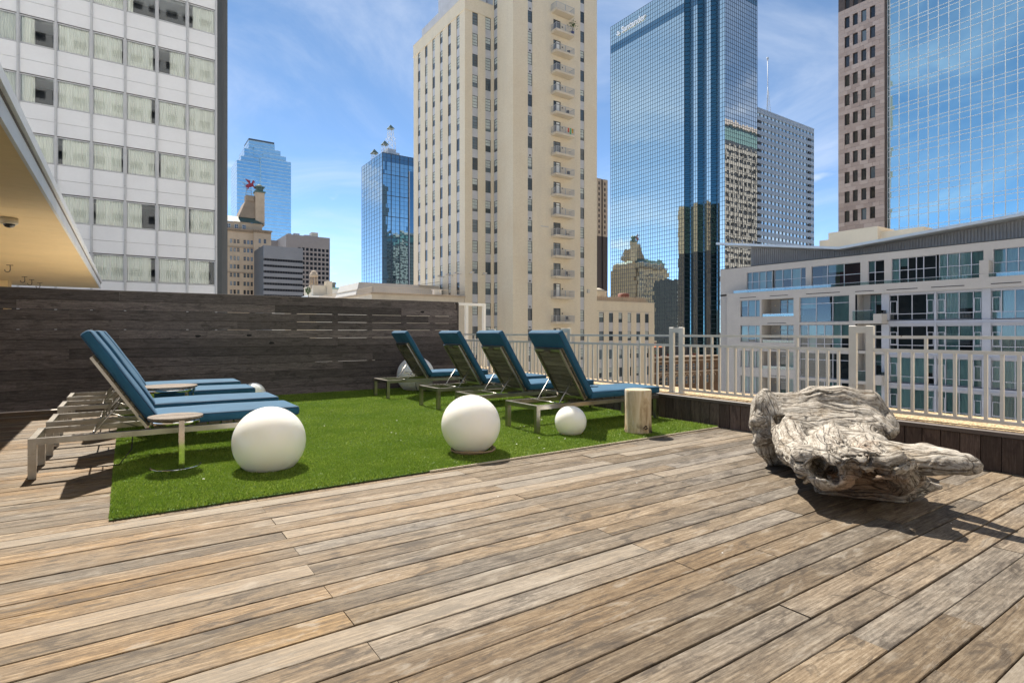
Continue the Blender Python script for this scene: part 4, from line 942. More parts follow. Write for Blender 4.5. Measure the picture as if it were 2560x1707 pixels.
for b in range(8):
    xc = HX1 - HP * (b + .5)
    for k in range(-1, 7):
        zb = wb0 + FP * k
        inst('panel', panA, hotel, (xc, HY + rnh.uniform(-0.004, 0.004), zb - 0.455))
        inst('panel', panB, hotel, (xc, HY + rnh.uniform(-0.004, 0.004), zb - 1.21))
        if k == -1: continue
        wz = zb + 0.69
        wo = inst('window', frame_mesh(WW + 0.02, WH + 0.06, 0.05, 0.07, M['hotel_mullion']), hotel, (xc, HY - 0.01, wz))
        inst('pane', pane_mesh(WW - 0.06, WH - 0.02, M['hotel_glass'], 0.035), wo, (xc, HY - 0.01, wz))
        # curtains: most drawn shut, some leave a gap at one side; a few rooms stand open
        st = rnh.random(); key = (b, k)
        special = {(1, 5): None, (2, 5): ('l', 0.22), (0, 5): ('r', 0.86), (1, 4): ('r', 0.6), (5, 4): ('l', 0.43), (5, 3): ('l', 0.43), (2, 3): ('l', 0.88), (4, 2): ('r', 0.87), (2, 1): ('l', 0.52), (3, 1): ('r', 0.93), (2, 0): ('l', 0.85), (0, 0): ('l', 0.8)}
        sp = special.get(key, ('l', 1.0) if st < 0.6 else (('l', rnh.uniform(0.93, 0.98)) if st < 0.8 else ('r', rnh.uniform(0.93, 0.98))))
        if sp is None: continue
        cw = (WW - 0.06) * sp[1]; cx = xc + (-(WW - 0.06) / 2 + cw / 2 if sp[0] == 'l' else (WW - 0.06) / 2 - cw / 2)
        inst('curtain', curtain_mesh(cw, WH - 0.02, rnh.randrange(5), M['curtain_cloth']), wo, (cx, HY + 0.115, wz))
mul = MB(); mul.box(-0.052, 0.052, -0.10, 0.02, -FP / 2 + 0.006, FP / 2 - 0.006); mul.box(-0.018, 0.018, -0.125, -0.10, -FP / 2 + 0.006, FP / 2 - 0.006); mul = mul.mesh('mullion', M['hotel_mullion'])
jn = MB(); jn.box(-0.045, 0.045, -0.09, 0.0, -0.006, 0.006); jn = jn.mesh('mullion_joint', M['joint_dark'])
for b in range(9):
    for k in range(-1, 7):
        zc = wb0 + FP * k + FP / 2 - 0.75
        inst('mullion', mul, hotel, (HX1 - HP * b, HY, zc)); inst('mullion_joint', jn, hotel, (HX1 - HP * b, HY, zc - FP / 2))
m = MB(); m.box(-8.5, HX1, HY + 0.025, HY + 0.06, wb0 - 1.75 - FP, 27); tag(m.build('backing', M['joint_dark'], hotel), None)
# cut the backing behind the windows away: only strips behind panels are kept
bpy.data.objects.remove([c for c in hotel.children if c.name.startswith('backing')][0])
m = MB()
for k in range(-1, 7): m.box(-8.5, HX1, HY + 0.025, HY + 0.06, wb0 + FP * k - 1.60, wb0 + FP * k + 0.02)
m.build('backing', M['joint_dark'], hotel)

# ------------------------------------------------------------------ cream brick apartment tower
merc = empty('brick_tower', (58, 88, GZ), 'tall cream brick apartment tower with a column of balconies', 'building')
MY, WY, WX = 75.9, 82.0, 46.5; FH = 3.48
wbm = [52.65 - FH * k for k in range(0, 14)] + [3.16 - 3.42 * k for k in range(0, 4)]      # window sills of the front
mc = [(54.99, 55.92), (66.48, 67.41)]; dcol = (60.40, 62.00)
wall = MB()
holes = []
for a, b in mc: holes.append((a, b, -14.0, 66.0))
for s in wbm: holes.append((dcol[0], dcol[1], s - 0.15, s + 2.15))
facade(wall, 'y', MY, 52.0, 70.45, GZ, 76, holes, 0.22)
# wing front and left face: piers between recessed window strips
wc = [(47.93, 49.01), (50.50, 51.60)]
facade(wall, 'y', WY, WX, 52.0, GZ, 55.0, [(a, b, -14.0, 54.9) for a, b in wc], 0.20)
facade(wall, 'x', 52.0, MY, WY, GZ, 76, [(80.6, 81.7, -14.0, 66.0)], 0.2)
lc = [(99.27, 100.33), (96.15, 97.20), (93.04, 94.09), (90.04, 91.08), (86.94, 88.01), (83.85, 84.94)]
facade(wall, 'x', WX, WY, 102.3, GZ, 55.0, [(a, b, -14.0, 54.9) for a, b in lc], 0.20)
wall.add([(70.45, MY, GZ), (70.45, 104, GZ), (70.45, 104, 76), (70.45, MY, 76)], [(0, 1, 2, 3)])
wall.box(46.46, 51.995, 81.96, 102.34, 55.0, 57.1); wall.box(46.40, 51.995, 81.90, 102.4, 54.86, 55.03)
wall.box(52.0, 70.4, MY + 0.3, 104, 75.7, 76.0)
wall.build('wall', M['cream_brick'], merc)
m = MB(); m.box(52.25, 70.2, MY + 0.26, 103, GZ, 74); m.box(WX + 0.24, 52.2, WY + 0.24, 102, GZ, 56.5); m.build('core', M['grey_spandrel'], merc)
m = MB(); m.box(47.2, 51.9, 84, 100, 57.1, 59.6); m.build('penthouse', M['grey_spandrel'], merc)
m = MB(); m.box(46.42, 51.995, 81.92, 102.38, 57.1, 57.22); m.build('parapet_cap', M['cream_stone'], merc)
rm = random.Random(9); glass_list = []
def sash(axis, c, u0, u1, s, h, parent, fm=None):
    """double hung window with muntins, blind and sill"""
    w = u1 - u0; uc = (u0 + u1) / 2; zc = s + h / 2; rz = axf(axis)
    p = P3(axis, c, uc, zc, 0.08)
    wo = inst('window', frame_mesh(w, h, 0.075, 0.09, M['frame_dark'], (0.26, 0.5, 0.76), (), 0.045), parent, p, rz)
    q = inst('pane', pane_mesh(w - 0.12, h - 0.12, M['window_glass'], 0.055), wo, p); 
    if rm.random() < 0.62:
        f = rm.choice((0.5, 0.5, 0.62, 0.8, 0.97)); bh = (h - 0.12) * f
        pb = P3(axis, c, uc, s + h - 0.06 - bh / 2, 0.08)
        o = bpy.data.objects.new('blind', pane_mesh(w - 0.14, bh, M['shade_cloth'], 0.050, 'blind')); COL.objects.link(o); o.parent = wo
        o.location = (0, 0, pb[2] - p[2])
    return wo
def strip(axis, c, u0, u1, sills, h, parent, ztop, zbot):
    for i, s in enumerate(sills): sash(axis, c, u0, u1, s, h, parent)
    tops = [s + h for s in sills]
    bounds = [(sills[i + 1] + h, sills[i]) for i in range(len(sills) - 1)] + [(tops[0], ztop)] + [(zbot, sills[-1])]
    for z0, z1 in bounds:
        if z1 - z0 < 0.1: continue
        def f():
            m = MB(); m.box(-(u1 - u0) / 2, (u1 - u0) / 2, 0, 0.08, -(z1 - z0) / 2, (z1 - z0) / 2); return m.mesh('spandrel', M['grey_spandrel'])
        inst('spandrel', shared(('sp', round(u1 - u0, 3), round(z1 - z0, 3)), f), parent, P3(axis, c, (u0 + u1) / 2, (z0 + z1) / 2, 0.09), axf(axis))
for a, b in mc: strip('y', MY, a, b, [s for s in [52.65 + 2 * FH, 52.65 + FH] + wbm[:18]], 1.95, merc, 66.0, -14.0)
sw = [52.82 - FH * k for k in range(15)] + [0.1, -3.4]
for a, b in wc: strip('y', WY, a, b, sw, 2.05, merc, 54.9, -14.0)
strip('x', 52.0, 80.6, 81.7, [52.82 + 2 * FH, 52.82 + FH] + sw, 2.05, merc, 66.0, -14.0)
for a, b in lc: strip('x', WX, a, b, sw, 2.05, merc, 54.9, -14.0)
# balconies
slab = MB(); slab.box(-2.02, 2.02, -1.45, 0.0, -0.34, 0.0); slab.box(-2.06, 2.06, -1.49, 0.0, -0.10, -0.004); slab = slab.mesh('balcony', M['cream_stone'])
br = MB()
for x in np.linspace(-1.97, 1.97, 26): br.box(x - 0.012, x + 0.012, -1.42, -1.40, 0.02, 1.02)
for y in np.linspace(-1.35, -0.05, 8):
    for s in (-1, 1): br.box(s * 1.97 - 0.012, s * 1.97 + 0.012, y - 0.012, y + 0.012, 0.02, 1.02)
for z in (0.03, 1.03):
    br.box(-2.0, 2.0, -1.435, -1.385, z - 0.02, z + 0.03)
    for s in (-1, 1): br.box(s * 1.97 - 0.025, s * 1.97 + 0.025, -1.385, 0.0, z - 0.02, z + 0.03)
for s in (-1, 0, 1): br.box(s * 1.97 - 0.03, s * 1.97 + 0.03, -1.44, -1.38, 0.0, 1.08)
br = br.mesh('balustrade', M['metal_grey'])
chairm = MB(); chairm.box(-0.25, 0.25, -0.3, 0.25, 0.38, 0.44); chairm.box(-0.25, 0.25, 0.2, 0.27, 0.44, 0.95)
for sx in (-1, 1):
    for sy in (-1, 1): chairm.box(sx * 0.22 - 0.02, sx * 0.22 + 0.02, sy * 0.24 - 0.02, sy * 0.24 + 0.02, 0, 0.38)
chairm = chairm.mesh('balcony_chair', M['frame_dark']); bi = 0
for k, s in enumerate([52.65 + FH] + wbm[:17]):
    z = s - 0.18
    bo = inst('balcony', slab, merc, (61.89, MY, z)); inst('balustrade', br, bo, (61.89, MY, z))
    do = inst('balcony_door', frame_mesh(1.6, 2.3, 0.09, 0.09, M['frame_dark'], (0.80,), (0.40,), 0.09), merc, (61.2, MY + 0.09, s + 1.0))
    inst('pane', pane_mesh(1.45, 2.15, M['window_glass'], 0.06), do, (61.2, MY + 0.09, s + 1.0))
    if rm.random() < 0.6:
        o = bpy.data.objects.new('blind', pane_mesh(0.72, 2.1, M['curtain_cloth'], 0.055, 'blind')); COL.objects.link(o); o.parent = do; o.location = (0.3, 0, 0)
    if k in (2, 5, 8, 11, 12, 13, 15):
        bi += 1; o = inst('balcony_chair', chairm, None, (62.9 if k % 2 else 63.1, MY - 0.75, z)); o.rotation_euler.z = rm.uniform(-1, 1)
        tag(o, 'small dark chair on the %s balcony from the top of the cream tower' % ('topmost first second third fourth fifth sixth seventh eighth ninth tenth eleventh twelfth thirteenth fourteenth fifteenth sixteenth seventeenth'.split()[k + 1]), 'chair', 'chairs on tower balconies')
# vents beside windows
vm = MB(); vm.box(-0.11, 0.11, -0.06, 0.10, -0.11, 0.11); vm = vm.mesh('vent', M['frame_dark'])
for s in wbm[:17]: inst('vent', vm, merc, (55.45, MY + 0.02, s + 2.28)); inst('vent', vm, merc, (62.35, MY - 0.02, s + 1.25))
# lamps above the low roof
lampm = MB(); lampm.tube([(0, 0, 0), (0, -0.9, 0.25), (0, -1.0, 0.2)], 0.05, 6); lampm.box(-0.22, 0.22, -1.35, -0.85, 0.05, 0.3); lampm = lampm.mesh('flood_lamp', M['concrete_pale'])
for k, (ax, c, u) in enumerate((('y', WY, 47.3), ('y', WY, 49.8), ('x', WX, 83.2), ('x', WX, 86.2), ('x', WX, 89.4))):
    inst('flood_lamp', lampm, merc, P3(ax, c, u, 10.9), axf(ax))
m = MB(); m.box(68.0, 68.5, MY - 0.3, MY, 8.2, 8.8); m.build('wall_box', M['concrete_pale'], merc)
m = MB(); m.box(57.7, 59.3, MY - 0.05, MY + 0.01, 19.0, 19.12); m.build('ledge', M['grey_spandrel'], merc)

# lower annexes of the tower
def parapet_rail(mb, pts, z0, z1, n):
    for (x0, y0), (x1, y1) in zip(pts[:-1], pts[1:]):
        L = math.hypot(x1 - x0, y1 - y0); k = max(2, int(L / n))
        for i in range(k + 1): x = x0 + (x1 - x0) * i / k; y = y0 + (y1 - y0) * i / k; mb.box(x - 0.02, x + 0.02, y - 0.02, y + 0.02, z0, z1)
        for z in (z0 + 0.08, z1): mb.bar((x0, y0, z), (x1, y1, z), 0.06, 0.05)
an = empty('low_annex', (38, 95, GZ), 'low cream annex with a roof terrace railing left of the brick tower', 'building')
m = MB(); m.box(30.5, 46.45, 82.05, 112, GZ, 6.95); m.build('wall', M['cream_stone'], an)
m = MB(); m.box(30.2, 46.45, 81.75, 112, 6.95, 7.18); m.build('cornice', M['limestone'], an)
m = MB(); parapet_rail(m, [(46.4, 82.2), (30.7, 82.2), (30.7, 111)], 7.18, 8.08, 0.32); m.build('roof_railing', M['cream_stone'], an)
m = MB(); m.add([(30.4, 89, 7.15), (46.2, 89, 7.15), (45.8, 90, 9.35), (31.3, 90, 9.35), (30.4, 100, 7.15), (46.2, 100, 7.15), (45.8, 100, 9.35), (31.3, 100, 9.35)], BOXF); m.build('roof_house', M['concrete_pale'], an)
m = MB(); m.bar((41.8, 89.6, 9.36), (45.3, 89.6, 10.0), 1.6, 0.05); m.build('awning', M['black_plastic'], an)
m = MB(); m.box(41.2, 42.5, 82.6, 83.4, 7.2, 8.0); m.box(41.1, 42.6, 82.5, 83.5, 8.0, 8.15); m.build('roof_unit', M['white_paint'], an)
an2 = empty('low_annex', (78, 90, GZ), 'low cream annex with tall windows between the brick tower and the glass tower', 'building')
ac = [(72.0, 73.2), (74.5, 75.6), (77.0, 78.0), (79.4, 80.4), (81.8, 82.9), (84.2, 85.3)]
m = MB(); facade(m, 'y', 77.0, 70.45, 86.9, GZ, 6.9, [(a, b, -22, 5.0) for a, b in ac], 0.25); m.add([(86.9, 77, GZ), (86.9, 100, GZ), (86.9, 100, 6.9), (86.9, 77, 6.9)], [(0, 1, 2, 3)]); m.build('wall', M['cream_brick'], an2)
m = MB(); m.box(70.5, 86.6, 77.3, 100, GZ, 6.86); m.build('core', M['grey_spandrel'], an2)
m = MB(); m.box(70.45, 87.0, 76.9, 77.25, 6.9, 7.02); m.box(71.4, 86.2, 76.93, 76.99, 5.05, 5.2); m.build('cornice', M['cream_stone'], an2)
for a, b in ac: strip('y', 77.0, a, b, [3.05 - 3.42 * k for k in range(7)], 1.72, an2, 5.0, -22)
m = MB(); parapet_rail(m, [(72.3, 78.2), (85.8, 78.2)], 7.0, 8.05, 0.5); m.box(72.3, 85.8, 78.25, 78.3, 7.0, 7.9); m.build('roof_railing', M['limestone'], an2)
m = MB(); m.lathe([(1.6, 7.0), (1.6, 8.9), (1.9, 9.0), (0.3, 9.7), (0.0, 9.75)], 8, (75.5, 81, 0)); m.build('roof_pavilion', M['cream_stone'], an2)
plain('rust_tank', (0.20, 0.07, 0.045), 0.7, var=0.15)
m = MB(); m.lathe([(1.15, 7.0), (1.15, 8.8), (0.9, 8.95), (0.0, 9.0)], 20, (82.4, 81, 0)); m.build('roof_tank', M['rust_tank'], an2)

# towels and the palm on the tower's balconies
z = 52.65 - 0.18 - FH * 0
plain('leaf_green', (0.05, 0.10, 0.03), 0.6, var=0.3, scale=3)
plain('pot_blue', (0.03, 0.04, 0.16), 0.4)
bp_ = empty('potted_palm', (63.6, MY - 1.2, 51.0 + 0.0), 'small potted palm on a high balcony of the brick tower', 'potted plant')
zb = 52.65 - 0.18
bp_.location.z = zb; WL[bp_.name] = Vector((63.6, MY - 1.2, zb))
m = MB(); m.lathe([(0.0, 0.0), (0.22, 0.0), (0.30, 0.5), (0.27, 0.5), (0.0, 0.46)], 14, (63.6, MY - 1.2, zb)); m.build('pot', M['pot_blue'], bp_)
m = MB(); m.tube([(63.6, MY - 1.2, zb + 0.4), (63.65, MY - 1.2, zb + 1.3)], 0.05, 6); m.build('trunk', M['coping_edge'], bp_)
m = MB()
for i in range(90):
    a = rm.uniform(0, 6.28); e = rm.uniform(-0.4, 1.0); c = Vector((63.68 + rm.gauss(0, .28), MY - 1.2 + rm.gauss(0, .28), zb + 1.75 + rm.gauss(0, .32)))
    d = Vector((math.cos(a) * math.cos(e), math.sin(a) * math.cos(e), math.sin(e))) * 0.2; s = d.cross(Vector((0, 0, 1))).normalized() * 0.07
    m.add([c - d, c + s, c + d, c - s], [(0, 1, 2, 3)])
m.build('leaves', M['leaf_green'], bp_)
zt = 52.65 - 0.18 - FH * 5
for k, (x, col, lab) in enumerate(((62.35, (0.55, 0.10, 0.06), 'red towel hung over a balustrade of the brick tower'), (62.8, (0.10, 0.35, 0.16), 'green and yellow towel hung over a balustrade of the brick tower'), (63.25, (0.55, 0.30, 0.05), 'orange towel hung over a balustrade of the brick tower'))):
    plain('towel_%d' % k, col, 0.9, var=0.3, scale=4); m = MB(); v = []
    for i in range(7):
        for j in range(2): v.append((x + 0.34 * j, MY - 1.47 - 0.02 * math.sin(i * 1.1 + k), zt + 1.06 - i * (0.13 if k != 1 else 0.19)))
    m.add(v, [(2 * i, 2 * i + 1, 2 * i + 3, 2 * i + 2) for i in range(6)])
    tag(m.build('hanging_towel', M['towel_%d' % k], None, (x, MY - 1.47, zt + 1)), lab, 'towel', 'towels on a balcony')
# ------------------------------------------------------------------ pale apartment block at the right
CX = 59.7
plain('condo_stucco', (0.45, 0.425, 0.40), 0.8, var=0.05, scale=0.5)
plain('condo_frame', (0.46, 0.48, 0.54), 0.4, metal=0.0, var=0.04)
plain('condo_panel', (0.40, 0.42, 0.48), 0.45, var=0.04)
plain('roof_metal', (0.50, 0.55, 0.60), 0.4, metal=0.3, var=0.04)
plain('corrugated', (0.24, 0.235, 0.235), 0.5, metal=0.2, var=0.08)
plain('red_wall', (0.20, 0.035, 0.045), 0.7); plain('warm_wall', (0.24, 0.17, 0.09), 0.8); plain('teal_wall', (0.07, 0.16, 0.17), 0.8)
plain('slot_dark', (0.02, 0.02, 0.022), 0.6); plain('sconce_glow', (0.7, 0.6, 0.45), 0.5)
tinted('rail_glass', (0.72, 0.86, 0.85), 0.10)
condo = empty('apartment_block', (65, 28, GZ), 'pale apartment block with teal windows under a folded metal roof', 'building')
rc = random.Random(21)
FL = [2.02 - 2.885 * k for k in range(0, 7)]       # sill levels of the bands under each storey
wl = MB()
A0, A1 = 4.90, 2.99
tops = [4.90 - 2.93 * k for k in range(7)]
# top storey wall, set back a little
hs = [(32.53, 39.56, 5.80, 8.20), (27.02, 31.93, 5.80, 8.20), (24.87, 26.33, 5.80, 8.20), (17.2, 24.25, 5.80, 8.20), (9.5, 16.55, 5.80, 8.20)]
facade(wl, 'x', CX + 0.9, 6, 43.15, 5.6, 8.88, hs, 0.25)
wl.add([(CX + 0.9, 43.15, GZ), (CX + 20, 43.15, GZ), (CX + 20, 43.15, 8.88), (CX + 0.9, 43.15, 8.88)], [(3, 2, 1, 0)])
wl.add([(CX + 0.9, 6, 8.88), (CX + 0.9, 43.15, 8.88), (CX + 20, 43.15, 8.88), (CX + 20, 6, 8.88)], [(3, 2, 1, 0)])
# main wall below
hl = []
for k in range(7):
    zt = tops[k]; hl += [(37.33, 39.83, zt - 1.92, zt), (33.37, 37.10, zt - 1.95, zt), (27.68, 32.72, zt - 2.66, zt)]
facade(wl, 'x', CX, 27.09, 41.66, GZ, 5.80, hl, 0.30)
facade(wl, 'x', CX + 0.9, 41.66, 43.15, GZ, 5.80, [], 0.2)
wl.box(CX, CX + 0.9, 41.64, 41.66, GZ, 5.80); wl.box(CX, CX + 1.2, 6, 27.09, 4.90, 5.80)
wl.add([(CX, 27.09, 5.8), (CX, 41.66, 5.8), (CX + 1.0, 41.66, 5.8), (CX + 1.0, 27.09, 5.8)], [(3, 2, 1, 0)])
wl.build('wall', M['condo_stucco'], condo)
m = MB(); m.box(CX + 3.4, CX + 19.5, 6.5, 42.9, GZ, 8.6); m.build('core', M['room_dark'], condo)
m = MB(); 
for zt in tops: m.box(CX + 0.32, CX + 3.4, 6.5, 41.6, zt - 2.92 + 0.02, zt - 2.70)
m.box(CX + 1.2, CX + 3.4, 6.5, 43, 5.5, 5.78); m.build('floor_slab', M['condo_stucco'], condo)
def glazing(c, u0, u1, z0, z1, vs, hs_, parent, mats=('teal_glass',), shade=0.5, dp=0.10, cols=None, hcols=None):
    """a framed window: mullions and transoms as its frame, each pane a part, shades and walls seen behind"""
    uc, zc = (u0 + u1) / 2, (z0 + z1) / 2; t = 0.055
    m = MB()
    us = [u0] + sorted(vs) + [u1]; zs = [z0] + sorted(hs_) + [z1]
    for u in us: m.box(c, c + dp, max(u0, u - t / 2 - (0.0 if u in (u0, u1) else 0)), min(u1, u + t / 2), z0, z1)
    for z in zs:
        for a, b in zip(us[:-1], us[1:]): m.box(c + 0.004, c + dp - 0.004, a + t / 2, b - t / 2, max(z0, z - t / 2), min(z1, z + t / 2))
    wo = m.build('window', M['condo_frame'], parent, (c, uc, zc))
    for a, b in zip(us[:-1], us[1:]):
        for s, e in zip(zs[:-1], zs[1:]):
            pm = MB(); w, h = b - a - t, e - s - t
            if w < 0.05 or h < 0.05: continue
            def f():
                q = MB(); q.add([(0, -w / 2, -h / 2), (0, w / 2, -h / 2), (0, w / 2, h / 2), (0, -w / 2, h / 2)], [(3, 2, 1, 0)]); return q.mesh('pane', M[mats[0]])
            o = inst('pane', shared(('cp', round(w, 2), round(h, 2), mats[0]), f), wo, (c + dp * .6 + 0.004 * 0, (a + b) / 2, (s + e) / 2)); o.rotation_euler = (0, rc.gauss(0, 0.002), rc.gauss(0, 0.003))
        r = rc.random()
        full = (b - a)
        if r < shade:
            cm = curtain_mesh(full, z1 - z0 - 0.1, rc.randrange(6), M['curtain_cloth'] if rc.random() < 0.7 else M['shade_cloth'], 0.03)
            o = inst('curtain', cm, wo, (c + 0.2, (a + b) / 2, zc), -math.pi / 2)
        elif r < shade + 0.25:
            hh = (z1 - z0) * rc.uniform(0.3, 0.6); o = inst('curtain', pane_mesh(full - 0.05, hh, M['shade_cloth'], 0, 'curtain'), wo, (c + 0.2, (a + b) / 2, z1 - hh / 2), -math.pi / 2)
    return wo
# top storey windows
glazing(CX + 1.0, 36.42, 39.56, 5.82, 8.18, [37.19, 38.05, 38.92], [7.07], condo, shade=0.8)
glazing(CX + 1.0, 32.53, 36.13, 5.82, 8.18, [33.12, 34.14, 35.18], [7.07], condo, shade=0.6)
w2 = glazing(CX + 1.0, 27.02, 31.93, 5.82, 8.18, [28.62, 30.28], [7.05], condo, shade=0.0)
m = MB(); m.box(CX + 2.2, CX + 2.3, 27.2, 29.6, 5.8, 8.2); m.build('room_wall', M['red_wall'], condo)
m = MB(); m.box(CX + 3.2, CX + 3.3, 29.6, 31.9, 5.8, 8.2); m.build('room_wall', M['warm_wall'], condo)
glazing(CX + 1.0, 24.87, 26.33, 5.82, 8.18, [25.72], [7.05], condo, shade=0.1)
glazing(CX + 1.0, 20.65, 24.25, 5.82, 8.18, [21.63, 22.22, 22.89, 23.59], [7.05], condo, shade=0.12)
glazing(CX + 1.0, 17.2, 20.43, 5.82, 8.18, [18.07, 18.93, 19.80], [7.05], condo, shade=1.0)
glazing(CX + 1.0, 13.0, 16.55, 5.82, 8.18, [13.9, 14.93, 15.72], [7.05], condo, shade=1.0)
m = MB(); m.box(CX + 0.05, CX + 0.86, 16.62, 17.25, 5.8, 7.25); m.build('divider', M['condo_stucco'], condo)
m = MB(); m.box(CX + 0.06, CX + 0.075, 6, 40.73, 5.82, 6.10); m.build('balcony_glass', M['rail_glass'], condo)
m = MB(); m.box(CX + 0.05, CX + 0.085, 6, 40.73, 6.10, 6.13); m.build('balcony_rail', M['condo_frame'], condo)
# dark slots in the slab bands
for (a, b, z) in ((37.8, 39.85, 5.22), (34.0, 36.1, 5.24), (28.55, 32.0, 5.24), (25.4, 27.1, 5.20), (21.75, 24.3, 5.20), (18.25, 20.7, 5.21), (14.5, 16.45, 5.22)):
    m = MB(); m.box(CX - 0.012, CX + 0.05, a, b, z - 0.035, z + 0.035); m.build('slot', M['slot_dark'], condo)
for k in range(1, 5):
    m = MB(); z = tops[k] + 0.22; m.box(CX - 0.012, CX + 0.05, 34.2, 36.4, z - 0.03, z + 0.03); m.build('slot', M['slot_dark'], condo)
for k in range(5):
    zt = tops[k]
    glazing(CX + 0.15, 37.33, 39.83, zt - 1.90, zt - 0.02, [37.95, 38.90], [zt - 0.68] if False else [], condo, shade=0.65)
    # recessed loggia
    m = MB(); m.box(CX + 0.3, CX + 1.9, 37.08, 37.13, zt - 1.95, zt); m.box(CX + 0.3, CX + 1.9, 33.32, 33.37, zt - 1.95, zt); m.box(CX + 1.9, CX + 2.0, 36.0, 37.1, zt - 1.95, zt); m.box(CX + 0.3, CX + 2.0, 33.3, 37.1, zt, zt + 0.05); m.build('loggia', M['condo_stucco'], condo)
    glazing(CX + 1.9, 33.37, 36.0, zt - 1.93, zt - 0.01, [34.1, 35.15], [zt - 0.55], condo, shade=0.4)
    m = MB(); m.box(CX + 0.10, CX + 0.115, 33.38, 37.08, zt - 1.94, zt - 1.68); m.build('balcony_glass', M['rail_glass'], condo)
    m = MB(); m.box(CX + 0.09, CX + 0.13, 33.38, 37.08, zt - 1.68, zt - 1.64); m.build('balcony_rail', M['condo_frame'], condo)
    m = MB(); m.box(CX + 1.86, CX + 1.9, 36.5, 36.65, zt - 0.75, zt - 0.6); m.build('wall_lamp', M['sconce_glow'], condo)
    # two storey curtain wall
    glazing(CX + 0.12, 27.70, 32.70, zt - 2.62, zt - 0.02, [29.31, 30.99] if k % 2 == 0 else [28.5, 29.31, 30.15, 30.99, 31.85], [zt - 0.72] if k % 2 == 0 else [zt - 2.0], condo, shade=0.25)
    m = MB(); m.box(CX + 0.05, CX + 0.3, 27.68, 32.72, zt - 2.93, zt - 2.64); m.build('band_panel', M['condo_panel'], condo)
    # right bays: loggia with white balcony, then framed glass bays
    z0 = zt - 2.58
    glazing(CX + 1.5, 24.95, 26.4, z0, zt - 0.05, [25.9], [zt - 0.75], condo, shade=0.3)
    m = MB(); m.box(CX + 0.3, CX + 1.55, 27.0, 27.06, z0, zt); m.box(CX + 1.5, CX + 1.56, 26.4, 27.06, z0, zt); m.build('loggia', M['condo_stucco'], condo)
    m = MB(); m.box(CX + 0.45, CX + 1.55, 24.27, 24.93, z0, zt); m.build('pier', M['condo_panel'], condo)
    if k % 2 == 0:
        m = MB(); m.box(CX - 0.7, CX + 1.5, 24.43, 27.09, z0 - 0.31, z0 - 0.02); m.box(CX - 0.7, CX + 0.6, 24.43, 25.16, z0 - 0.02, z0 + 0.62); m.build('balcony', M['condo_stucco'], condo)
        m = MB(); m.box(CX - 0.66, CX - 0.645, 25.17, 27.05, z0, z0 + 0.95); m.box(CX - 0.66, CX + 0.6, 24.46, 24.475, z0 + 0.64, z0 + 0.95); m.build('balcony_glass', M['rail_glass'], condo)
        m = MB(); m.box(CX - 0.67, CX - 0.635, 25.17, 27.05, z0 + 0.95, z0 + 0.985); m.build('balcony_rail', M['condo_frame'], condo)
    else:
        m = MB(); m.box(CX + 0.2, CX + 1.5, 24.3, 27.09, z0 - 0.31, z0 - 0.02); m.build('balcony', M['condo_stucco'], condo)
    zz0, zz1 = zt - 2.57, zt - 0.22
    dark = 0.25 if k < 2 else 0.75
    for (a, b, vs) in ((20.64, 24.25, [21.23, 22.40, 23.57]), (17.20, 20.43, [17.80, 18.81, 19.80]), (12.6, 16.55, [13.6, 15.03, 15.91])):
        sh = dark if a > 20 else 0.95
        glazing(CX + 0.55, a, b, zz0, zz1, vs, [zz0 + 0.57], condo, shade=sh)
        for q in ([a] + vs + [b])[0::3]:
            pass
    # operable casements: framed lights at the bay ends
    for (a, b) in ((21.23, 20.64), (23.57, 24.25), (17.80, 17.20), (19.80, 20.43), (15.91, 16.55)):
        u0, u1 = min(a, b), max(a, b); m = MB(); z_, h_ = zz0 + 0.62, zz1 - 0.55
        for (p, q, r, s) in ((u0 + .05, u1 - .05, z_, z_ + .05), (u0 + .05, u1 - .05, h_ - .05, h_), (u0 + .05, u0 + .10, z_ + .05, h_ - .05), (u1 - .10, u1 - .05, z_ + .05, h_ - .05)): m.box(CX + 0.51, CX + 0.549, p, q, r, s)
        m.build('casement', M['condo_frame'], condo)
    for (a, b) in ((16.58, 17.17), (20.45, 20.62)):
        m = MB(); m.box(CX + 0.42, CX + 1.5, a, b, zt - 2.63, zt); m.build('pier', M['condo_panel'], condo)
    m = MB(); m.box(CX + 0.30, CX + 1.5, 6, 24.26, zt - 2.93, zt - 2.64); m.box(CX + 0.24, CX + 0.30, 6, 24.26, zt - 2.93, zt - 2.87); m.build('band_panel', M['condo_panel'], condo)
    m = MB(); m.box(CX + 0.5, CX + 0.7, 6, 24.26, zt - 0.21, zt); m.build('band_panel', M['condo_panel'], condo)
